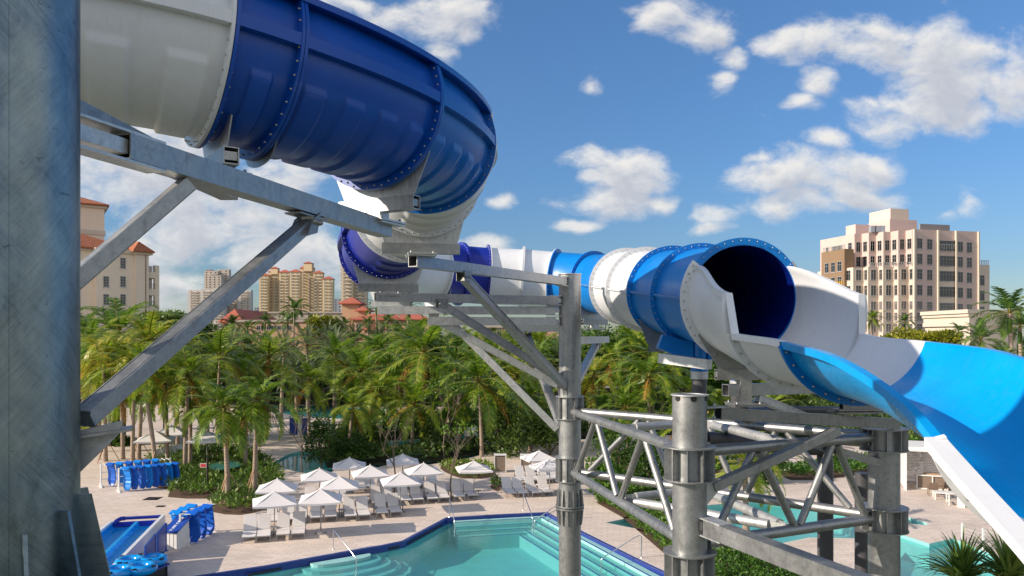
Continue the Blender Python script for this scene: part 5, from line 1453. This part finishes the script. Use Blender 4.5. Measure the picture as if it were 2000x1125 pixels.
# upper tower of the hotel
Yt=134; q=at(204,455,Yt); zt0,zt1=q.z-3,at(0,402,Yt).z
dt=V((.85,.53,0)); nt_=V((.53,-.85,0)); c=V((q.x,q.y,0)); mb=MB(); block(mb,[c-dt*12,c,c-nt_*9,c-dt*12-nt_*9],zt0,zt1); mb.build('upper_wall',M['beige'],hb)
mb=MB(); block(mb,[c-dt*12.2+nt_*.35,c+dt*.4+nt_*.35,c+dt*.4-nt_*9.3,c-dt*12.2-nt_*9.3],zt1-.5,zt1+.15); block(mb,[c-dt*12.1+nt_*.14,c+dt*.14+nt_*.14,c+dt*.14-nt_*9.1,c-dt*12.1-nt_*9.1],zt0+2.6,zt0+3.4); mb.build('cornice',M['cream'],hb)
mb=MB(); hip(mb,c-dt*12,dt,-nt_,12,9,zt1+.15,2.0,.7); mb.build('roof',M['rooftile'],hb)

# --- pink stepped building at right
a=V((.97,.243,0)); b=V((-.243,.97,0)); P0=V((94.1,180,0)); ztop=at(0,448,180).z
pb=thing('office_building','tall pale pink stepped building with bay corners and terraces at right','building',P0+V((0,0,-2)))
st=2.05
def zz(py,Y=180): return at(0,py,Y).z
plan_hi=[P0]; p=P0.copy(); steps=[]
for k in range(4):
    q=p+b*2.5; steps.append((p.copy(),q.copy())); plan_hi.append(q.copy()); p=q-a*st; plan_hi.append(p.copy())
pend=p+b*13.2; plan=plan_hi+[pend,pend+a*30]
Lr=18.0
full=[P0+a*Lr]+plan_hi+[pend,pend+a*26,P0+a*Lr+b*26]
z6=zz(520)
mb=MB(); block(mb,[v for v in full][::-1],z6,ztop-.0); mb.build('upper_wall',M['pink'],pb)
# lower storeys step forward at the saw-tooth and run wider at the right
low=[P0+a*Lr]; p=P0.copy()-a*.0
low=[P0+a*(Lr-.02)-b*.02]
p=P0-b*.02; low.append(p.copy())
f=.9
low=[P0+a*(Lr-.02)-b*.05,P0-b*.05]
p=P0-b*.05
for k in range(4):
    q=p+b*1.55; p=q-a*2.9; low+= [q.copy(),p.copy()]
low+=[p+b*13.5,p+b*13.5+a*28,P0+a*(Lr-.02)+b*25]
mb=MB(); block(mb,low[::-1],-2,z6+.02); mb.build('lower_wall',M['sandwall'],pb)
mb=MB(); block(mb,[P0+a*(Lr-.02)+b*.8,P0+a*(Lr+4.6)+b*.8,P0+a*(Lr+4.6)+b*20,P0+a*(Lr-.02)+b*20],-2,zz(513)); mb.build('side_wing',M['sandwall'],pb)
mb=MB(); block(mb,[P0+a*0-b*.22,P0+a*6.4-b*.22,P0+a*6.4+b*.4,P0+b*.4],-2,ztop+.02); block(mb,[P0+a*11.9-b*.22,P0+a*(Lr+.03)-b*.22,P0+a*(Lr+.03)+b*.4,P0+a*11.9+b*.4],-2,ztop+.02); mb.build('facade_bay',M['pink'],pb)
mb=MB()
for s in(-.12,6.55,11.7,Lr+.16): mb.box(P0+a*s-b*.35+UP*(ztop-2)/2,(.36,.5,ztop+2),Matrix.Rotation(math.atan2(a.y,a.x),3,'Z'))
mb.build('pilaster',M['cream'],pb)
# roof volumes
mb=MB(); 
def roofbox(px0,pxc,px1,pyc,Y,zb_):
    c=at(pxc,pyc,Y); zt=c.z; c=V((c.x,c.y,0)); kl=(px0-1000)/F; kr=(px1-1000)/F
    sl=(kl*c.y-c.x)/(b.x-kl*b.y); sr=(kr*c.y-c.x)/(a.x-kr*a.y)
    return [c,c+a*sr,c+a*sr+b*sl,c+b*sl][::-1],zt
for args,m in (((1698,1739,1775,407,196),'sandwall'),((1652,1671,1699,438,197),'pink'),((1795,1797,1855,437,190),'greyroof')):
    r,zt=roofbox(*args,0); mb=MB(); block(mb,r,ztop-1,zt); mb.build('roof_block',M[m],pb)
r,zt=roofbox(1696,1738,1791,428,195.5,0); mb=MB(); block(mb,r,ztop-1.1,zt); mb.build('roof_block',M['pink'],pb)
mb=MB()
for px,py in((1712,448),(1722,447),(1704,452)):
    q=at(px,py,186); mb.box(V((q.x,q.y,ztop+.9)),(1.2,1.2,1.5))
mb.build('roof_unit',M['condogrey'],pb)
# brown block at far left
kx=lambda px,c:((px-1000)/F*c.y-c.x)/(b.x-(px-1000)/F*b.y)
c=low[9]-a*.6; c=V((c.x,c.y,0)); 
mb=MB(); c2=p-a*.7+b*2.2; block(mb,[c2,c2+b*8.8,c2+b*8.8+a*2.6,c2+a*2.6][::-1],-2,zz(492,192)); mb.build('brown_wing',M['brownblk'],pb)
wl=[];G_=M['glass'];Fm=M['frame'];S_=M['screen']
rows=[(475,20),(505,20),(535,20),(566,20),(596,16),(618,16),(640,16)]
for ri,(py,hh) in enumerate(rows):
    gl=G_ if ri<4 else S_
    h=hh/F*180
    for s,w,nx in((1.5,1.45,2),(4.3,1.45,2),(9.1,5.0,6),(13.0,1.45,2),(15.6,1.45,2)):
        q=P0+a*s-b*(.05 if s==9.1 else .22)-b*.012; Y=q.y; wl.append((V((q.x,q.y,zz(py+ (s*.55)*.6,180))),a,w,h,nx,2,Fm,gl))
    if ri>1:
        q=P0+a*(Lr+2.3)+b*.79; wl.append((V((q.x,q.y,zz(py+9))),a,1.5,h,2,2,Fm,gl))
    # saw-tooth
    src=low if ri>1 else plan_hi
    for k in range(4):
        i0=(1 if ri>1 else 0)+2*k; c0,c1,c2_=src[i0],src[i0+1],src[i0+2]
        zc=zz(py,180)
        w1=min(1.3,(c1-c0).length*.6)
        q=(c0+c1)/2-a*.012; wl.append((V((q.x,q.y,zc)),-b,w1,h,2,2,Fm,gl if ri<4 else M['screen']))
        q=(c1+c2_)/2-b*.012; wl.append((V((q.x,q.y,zc)),a,min(1.4,(c1-c2_).length*.6),h,2,2,Fm,gl))
    if ri<6:
        e=(low[9] if ri>1 else plan_hi[8])
        for s in (3.2,):
            q=e+b*1.6-a*.012; wl.append((V((q.x,q.y,zz(py,180))),-b,1.3,h,2,2,Fm,gl))
        if ri in(0,):
            for s,w,nx in((6.5,4.0,5),(10.4,1.2,2)): 
                q=e+b*s-a*.012; wl.append((V((q.x,q.y,zz(py,180))),-b,w,h*.9,nx,2,Fm,gl))
        if ri in(1,2):
            for s in(3.8,6.2,8.6):
                q=c2+b*(s-2)-a*.012; wl.append((V((q.x,q.y,zz(py+14,185))),-b,1.5,h,2,2,Fm,gl))
windows(pb,wl,98)
mb=MB()
for (pa,pb_,z) in ((low[1],low[2],z6),(low[3],low[4],z6),(low[5],low[6],z6),(low[2],low[3],z6),(low[4],low[5],z6),(low[6],low[7],z6),(P0+a*6.9-b*.3,P0+a*11.5-b*.3,zz(485)),(P0+a*(Lr+.1)+b*.7,P0+a*(Lr+4.5)+b*.7,zz(513)),(c2,c2+b*8.5,zz(492,192))):
    L=(pb_-pa).length; dd=(pb_-pa).normalized()
    for k in range(int(L/.5)+1): q=pa+dd*(k*.5); mb.box(V((q.x,q.y,z+.5)),(.12,.12,1.0))
    mb.bar(V((pa.x,pa.y,z+1.05)),V((pb_.x,pb_.y,z+1.05)),.12,.12)
mb.build('terrace_railing',M['frame'],pb)
# gold lettering band on the brown wing: unreadable small gilt letters
M['gilt']=simple('gilt_letters',(.55,.33,.05),.4,.3,.1,5)
mb=MB()
for k in range(8): q=c2+b*(1.0+.7*k)-a*.06; mb.box(V((q.x,q.y,zz(554,190))),(.08,.48,.75 if k%3 else .95),Matrix.Rotation(math.atan2(b.y,b.x)-R(90),3,'Z'))
mb.build('gilt_sign',M['gilt'],pb)
# pale cornice block before it
q=at(1890,604,120); kb=thing('cornice_block','pale classical building corner with a deep stepped cornice, in front of the pink building','building',V((q.x,q.y,-2)))
c=V((q.x,q.y,0)); x1=at(1985,604,124).x
def cor(e,z0,z1,m,n): 
    mb=MB(); block(mb,[c+V((-e,-e,0)),V((x1,c.y+3-e,0)),V((x1,c.y+14,0)),c+V((-e,14,0))],z0,z1); return mb.build(n,M[m],kb)
cor(-.9,-2,q.z-2.6,'cream','wall'); cor(-.45,q.z-2.6,q.z-2.0,'cream','cornice'); cor(-.6,q.z-2.0,q.z-1.1,'cream','wall'); cor(-.3,q.z-1.1,q.z-.6,'cream','cornice'); cor(0,q.z-.6,q.z,'cream','cornice')

# --- far apartment towers
def condo(label,Y,boxes,wallm,roofm,floor_h,win_dx,win_w,win_h,glass,roofs=(),balc=None,slabs=False,group='apartment towers on the skyline'):
    """boxes: (px0,px1,py_top,dy, right-face width px) front rectangles at distance Y+dy"""
    x0=at(boxes[0][0],HY,Y); o=thing('apartment_tower',label,'building',V((x0.x,Y,-2)),group); wl=[]
    for (p0,p1,pt,dy,side) in boxes:
        y=Y+dy; A=at(p0,pt,y); B=at(p1,pt,y); zt=A.z; mb=MB()
        ang=R(2); ax=V((math.cos(ang),math.sin(ang),0)); ay=V((-math.sin(ang),math.cos(ang),0))
        # corner at p0 side; front face along ax
        c=V((A.x,A.y,0)); k=(p1-1000)/F; sr=(k*c.y-c.x)/(ax.x-k*ax.y); dp=max(8,sr*.6)
        block(mb,[c,c+ay*dp,c+ax*sr+ay*dp,c+ax*sr],-2,zt); mb.build('wall',M[wallm],o)
        nfl=int((zt-9)/floor_h); nw=max(2,int(sr/win_dx))
        if slabs:
            sm=MB()
            for f in range(nfl):
                z=zt-1.6-f*floor_h
                for w in range(max(1,nw//2)):
                    s=sr*(w+.5)/max(1,nw//2); q=c+ax*s-ay*.7; 
                    sm.box(V((q.x,q.y,z-1.1)),(sr/max(1,nw//2)*.72,1.4,.9),Matrix.Rotation(ang,3,'Z'))
                for w in range(3):
                    q=c+ay*dp*(w+.5)/3-ax*.7; sm.box(V((q.x,q.y,z-1.1)),(1.4,dp*.24,.9),Matrix.Rotation(ang,3,'Z'))
            sm.build('balcony_stack',M['cream'],o)
        for f in range(nfl):
            z=zt-2.2-f*floor_h
            for w in range(nw):
                q=c+ax*(sr*(w+.5)/nw)-ay*.05; wl.append((V((q.x,q.y,z)),ax,win_w,win_h,2,1,M['frame'],M['glass']))
            for w in range(4):
                q=c+ay*(dp*(w+.5)/4)-ax*.05; wl.append((V((q.x,q.y,z)),-ay,win_w,win_h,2,1,M['frame'],M['glass']))
        if balc:
            for w in balc:
                bm=MB(); s=sr*w
                for f in range(nfl): q=c+ax*s-ay*.8; bm.box(V((q.x,q.y,zt-3.2-f*floor_h)),(win_w*1.9,1.5,.25),Matrix.Rotation(ang,3,'Z')); bm.box(V((q.x,q.y,zt-2.6-f*floor_h))-ay*.7,(win_w*1.9,.1,.9),Matrix.Rotation(ang,3,'Z'))
                bm.build('balcony_stack',M['cream'],o)
        if roofm:
            rm=MB(); hip(rm,c,ax,ay,sr,dp,zt+.2,sr*.16+1.2,.7); rm.build('roof',M[roofm],o)
    for (p0,p1,pt,dy,hh) in roofs:
        y=Y+dy; A=at(p0,pt,y); k=(p1-p0)/F*y; mb=MB(); block(mb,[V((A.x,y,0)),V((A.x,y+k,0)),V((A.x+k,y+k,0)),V((A.x+k,y,0))],A.z-hh,A.z); mb.build('penthouse',M[wallm],o)
        rm=MB(); hip(rm,V((A.x,y,0)),V((1,0,0)),V((0,1,0)),k,k,A.z+.1,2.2,.5); rm.build('roof',M[roofm or 'greyroof'],o)
    windows(o,wl,95)
M['rooftile_red']=simple('red_roof_tile',(.40,.11,.07),.8,0,.15,.2)
condo('yellow high rise with red roofs, the taller right one of the pair',760,[(566,586,531,0,0),(586,612,524,14,0),(612,630,533,6,0),(630,650,545,-4,0)],'condo','rooftile_red',3.0,5.2,1.7,1.5,None,roofs=[(593,609,514,10,8)],balc=(.28,.75))
condo('yellow high rise with red roofs, the left one partly behind the brace',790,[(506,524,538,0,0),(524,545,531,10,0),(545,565,532,4,0)],'condo','rooftile_red',3.0,5.2,1.7,1.5,None,roofs=[(528,542,524,8,6)],balc=(.3,.75))
condo('pale grey tower with stepped top, behind the long white block',980,[(399,425,529,0,0),(425,447,526,6,0),(406,432,538,-8,0)],'condo2',None,3.1,5.5,1.6,1.4,None,roofs=[(402,414,528,6,3),(411,426,537,-4,3)])
condo('long white apartment block with balcony rows, left of the brace',880,[(368,392,566,6,0),(392,418,565,0,0),(418,438,562,-6,0)],'condow',None,2.9,6,1.8,1.4,None,slabs=True)
condo('grey shaded apartment block with balcony rows, right of the brace',900,[(440,466,550,0,0),(466,490,566,-10,0)],'condow',None,2.9,6,1.8,1.4,None,slabs=True)
condo('cream high rise with rounded balcony ends behind the blue tube',620,[(667,690,505,0,0),(690,716,540,4,0)],'condoc',None,2.9,5,1.7,1.4,None,slabs=True)
condo('small distant grey block between the yellow and cream towers',1100,[(652,667,583,0,0)],'condogrey',None,3.2,6,2.0,1.6,None)
condo('small distant grey blocks just left of the yellow towers',1200,[(489,497,606,0,0),(497,505,600,8,0)],'condogrey',None,3.2,6,2.0,1.6,None)
# --- low town buildings with tiled roofs
def low_b(name,label,Y,p0,p1,py_eave,dep,wallm,roofm,rh,wins=(),roofkind='hip'):
    A=at(p0,py_eave,Y);B=at(p1,py_eave,Y); o=thing(name,label,'building',V((A.x,Y,-2)),'low tiled buildings beyond the groves'); ax=V((1,0,0));ay=V((0,1,0)); L=B.x-A.x
    mb=MB(); block(mb,rect(V((A.x,Y,0)),ax,ay,L,dep),-2,A.z); mb.build('wall',M[wallm],o)
    rm=MB()
    if rh>0: hip(rm,V((A.x,Y,0)),ax,ay,L,dep,A.z+.02,rh,.8)
    else: block(rm,rect(V((A.x-.3,Y-.3,0)),ax,ay,L+.6,dep+.6),A.z,A.z+.5)
    rm.build('roof',M[roofm],o)
    wl=[(at(px,py,Y)-ay*.012,ax,w,h,2,2,M['frame'],M['glass']) for px,py,w,h in wins]
    if wl: windows(o,wl)
low_b('low_building','long terracotta building with small square windows behind the royal palms',175,462,600,629,16,'terra','flatroof',0,[(505+10*k,640,.9,1.0) for k in range(7)])
low_b('low_building','pale flat roofed hall above the terracotta building',230,480,700,612,60,'flatroof','flatroof',0)
low_b('low_building','red tiled gable roof at the left end of the pale hall',190,434,470,628,30,'terra','rooftile_red',3.2)
low_b('low_building','terracotta tower with a hip roof right of the yellow towers',185,668,700,592,6,'terra','rooftile_red',1.6)
low_b('low_building','terracotta house with a long red tiled roof behind the royal palms',172,690,838,623,16,'terra','rooftile_red',2.6,[(700,640,1.0,1.6),(746,641,1.0,1.6),(760,641,1.0,1.6),(778,640,1.0,1.6),(806,640,1.0,1.6),(825,640,1.0,1.6)])
low_b('low_building','small tiled porch in front of the long tiled house',166,712,742,643,4,'terra','rooftile_red',1.4)
low_b('low_building','small tiled wing beside the terracotta tower',182,700,716,606,6,'terra','rooftile_red',1.0)
low_b('low_building','terracotta house far right behind the diagonal braces',178,930,1090,640,14,'terra','flatroof',0,[(945,650,1.0,1.6),(975,650,1.0,1.6),(1010,650,1.0,1.6),(1040,650,1.0,1.6)])
# far tree belt to the horizon
mb=MB(); rnd=random.Random(4)
for k in range(5200):
    y=rnd.uniform(148,420); x=rnd.uniform(-1,1)*y*.85
    if 60<x/y*F<0: continue
    if (-70<x<-40 and y<160) or (60<x<140 and y<215) or (-90<x<15 and y<215): continue
    h=rnd.uniform(2,8)
    q=V((x,y,-2+h))
    for j in range(7):
        leaf(mb,q+V((rnd.gauss(0,1.6),rnd.gauss(0,1.6),rnd.gauss(0,1.0))),rdir(),1.9,1.1,rdir())
tag(mb.build('far_tree_belt',M['leaf_dark']),'far belt of trees','',None,'stuff')
# ================================================================= sun, sky, camera
sd=V((-.955*math.cos(R(25)),-.296*math.cos(R(25)),math.sin(R(25))))
L=bpy.data.lights.new('sun','SUN'); L.energy=4.2; L.angle=R(.5); L.color=(1,.86,.70)
so=bpy.data.objects.new('sun',L); COL.objects.link(so); so.rotation_euler=sd.to_track_quat('Z','Y').to_euler(); so.location=(-40,-10,40)
w=bpy.data.worlds.new('World'); SC.world=w; w.use_nodes=True; nt=w.node_tree; bg=nt.nodes['Background']
sky=nt.nodes.new('ShaderNodeTexSky'); sky.sky_type='NISHITA'; sky.sun_disc=False; sky.sun_elevation=R(25); sky.sun_rotation=math.atan2(sd.x,sd.y)
sky.air_density=1.0; sky.dust_density=.6; sky.ozone_density=2.2; sky.altitude=0
tc=nt.nodes.new('ShaderNodeTexCoord'); sep=nt.nodes.new('ShaderNodeSeparateXYZ'); lk(nt,tc.outputs['Generated'],sep.inputs[0])
X,Y_,Z_=sep.outputs
yy=mth(nt,'MAXIMUM',Y_,.05)
uu=mth(nt,'DIVIDE',X,yy); vv=mth(nt,'DIVIDE',Z_,yy)
cb=nt.nodes.new('ShaderNodeCombineXYZ'); lk(nt,uu,cb.inputs[0]); lk(nt,vv,cb.inputs[1])
# warped lookup so cloud edges curl
nw=nt.nodes.new('ShaderNodeTexNoise'); nw.inputs['Scale'].default_value=9; nw.inputs['Detail'].default_value=5; lk(nt,cb.outputs[0],nw.inputs['Vector'])
wsub=nt.nodes.new('ShaderNodeVectorMath'); wsub.operation='SUBTRACT'; lk(nt,nw.outputs['Color'],wsub.inputs[0]); wsub.inputs[1].default_value=(.5,.5,.5)
wsc=nt.nodes.new('ShaderNodeVectorMath'); wsc.operation='SCALE'; lk(nt,wsub.outputs[0],wsc.inputs[0]); wsc.inputs['Scale'].default_value=.045
wad=nt.nodes.new('ShaderNodeVectorMath'); wad.operation='ADD'; lk(nt,cb.outputs[0],wad.inputs[0]); lk(nt,wsc.outputs[0],wad.inputs[1])
blobs=[(835,28,115,48,1),(910,55,40,28,.8),(860,95,30,25,.7),(700,0,80,20,.7),(1290,30,75,45,.85),(1370,55,55,40,.85),(1430,115,38,28,.8),(1415,155,32,28,.8),(1150,165,22,16,.5),(1600,165,36,32,.85),(1570,195,40,22,.7),
(1560,85,85,34,1),(1660,70,120,42,1),(1790,95,110,45,1.05),(1880,130,120,65,1.1),(1960,150,90,80,1.1),(1740,225,95,45,1),(1850,205,110,60,1.0),(1620,275,40,25,.75),(1690,205,50,25,.9),(2050,60,40,30,.9),
(1150,305,70,24,1),(1240,335,100,42,1.1),(1160,340,40,22,.7),(1200,395,100,34,1),(1290,395,45,24,.7),(1120,440,45,18,.9),(1385,425,45,22,.8),(1390,445,40,16,.8),(1480,318,45,16,.7),
(1500,350,95,34,1),(1620,335,105,44,1.1),(1720,330,50,38,.8),(1560,400,110,36,1),(1670,380,90,34,.95),(1900,395,30,26,.5),(1850,420,20,12,.4),
(975,390,34,16,.8),(940,485,55,24,.7),(560,350,95,60,1),(420,420,200,80,1.05),(480,390,160,60,1),(250,330,160,90,1),(520,490,140,45,.9),(330,470,120,70,.95),(300,280,180,60,.9),(630,540,80,50,.6),(250,560,200,60,.8)]
def field(vec):
    acc=None
    for px,py,rx,ry,amp in blobs:
        s=nt.nodes.new('ShaderNodeVectorMath'); s.operation='SUBTRACT'; lk(nt,vec,s.inputs[0]); s.inputs[1].default_value=((px-1000)/F,-(py-HY)/F,0)
        m=nt.nodes.new('ShaderNodeVectorMath'); m.operation='MULTIPLY'; lk(nt,s.outputs[0],m.inputs[0]); m.inputs[1].default_value=(F/(rx*1.3),F/(ry*1.3),0)
        l=nt.nodes.new('ShaderNodeVectorMath'); l.operation='LENGTH'; lk(nt,m.outputs[0],l.inputs[0])
        f=mth(nt,'MULTIPLY_ADD',l.outputs['Value'],-amp,amp)
        acc=f if acc is None else mth(nt,'MAXIMUM',acc,f)
    acc=mth(nt,'MINIMUM',mth(nt,'MAXIMUM',acc,-.25),.6)
    mp=nt.nodes.new('ShaderNodeMapping'); mp.inputs['Scale'].default_value=(1,1.6,1); lk(nt,vec,mp.inputs['Vector'])
    n=noi(nt,mp.outputs['Vector'],10,11,.62,.15)
    return mth(nt,'MULTIPLY_ADD',mth(nt,'SUBTRACT',n,.5),2.1,acc)
dens=field(wad.outputs[0])
sh_=nt.nodes.new('ShaderNodeVectorMath'); sh_.operation='ADD'; lk(nt,wad.outputs[0],sh_.inputs[0]); sh_.inputs[1].default_value=(-.009,.017,0)
dens2=field(sh_.outputs[0])
sm=nt.nodes.new('ShaderNodeMapRange'); sm.interpolation_type='SMOOTHSTEP'; lk(nt,dens,sm.inputs['Value']); sm.inputs['From Min'].default_value=.02; sm.inputs['From Max'].default_value=.72
front=mth(nt,'GREATER_THAN',Y_,.05)
mask=mth(nt,'MULTIPLY',mth(nt,'MULTIPLY',sm.outputs[0],front),.94)
s2=nt.nodes.new('ShaderNodeMapRange'); s2.interpolation_type='SMOOTHSTEP'; lk(nt,dens2,s2.inputs['Value']); s2.inputs['From Min'].default_value=.95; s2.inputs['From Max'].default_value=.0
sh=s2.outputs[0]
ccol=ramp(nt,sh,[(.05,(3.7,3.85,4.25)),(.45,(4.7,4.75,4.9)),(.9,(5.9,5.75,5.5))])
skyc=mixc(nt,1.0,sky.outputs['Color'],ramp(nt,Z_,[(0,(.58,.64,.70)),(.08,(.46,.58,.73)),(.2,(.47,.67,.88)),(.42,(.55,.79,1.02))]),'MULTIPLY')
bk=nt.nodes.new('ShaderNodeMapRange'); bk.interpolation_type='SMOOTHSTEP'; lk(nt,Y_,bk.inputs['Value']); bk.inputs['From Min'].default_value=.12; bk.inputs['From Max'].default_value=-.25  # unseen bright cloud veil behind the camera, added to lift the fill light
nb=noi(nt,tc.outputs['Generated'],2.3,6,.6,.3); br_=nt.nodes.new('ShaderNodeMapRange'); br_.interpolation_type='SMOOTHSTEP'; lk(nt,nb,br_.inputs['Value']); br_.inputs['From Min'].default_value=.36; br_.inputs['From Max'].default_value=.6
mback=mth(nt,'MULTIPLY',mth(nt,'MULTIPLY',bk.outputs[0],br_.outputs[0]),mth(nt,'GREATER_THAN',Z_,-.02))
c=mixc(nt,mask,skyc,ccol); c=mixc(nt,mback,c,(6.2,6.0,5.7)); lk(nt,c,bg.inputs['Color']); bg.inputs['Strength'].default_value=.10
cam=bpy.data.cameras.new('camera'); co=bpy.data.objects.new('camera',cam); COL.objects.link(co); co.location=(0,0,CH); co.rotation_euler=(R(90),0,0)
cam.sensor_width=36; cam.lens=36*F/2000; cam.shift_y=(HY-562.5)/2000; cam.clip_start=.1; cam.clip_end=12000
SC.camera=co
SC.view_settings.view_transform='Standard'; SC.view_settings.look='None'; SC.view_settings.exposure=0.60; SC.view_settings.gamma=1
SC.render.engine='CYCLES'; SC.cycles.max_bounces=8; SC.cycles.transparent_max_bounces=8; SC.cycles.use_denoising=True
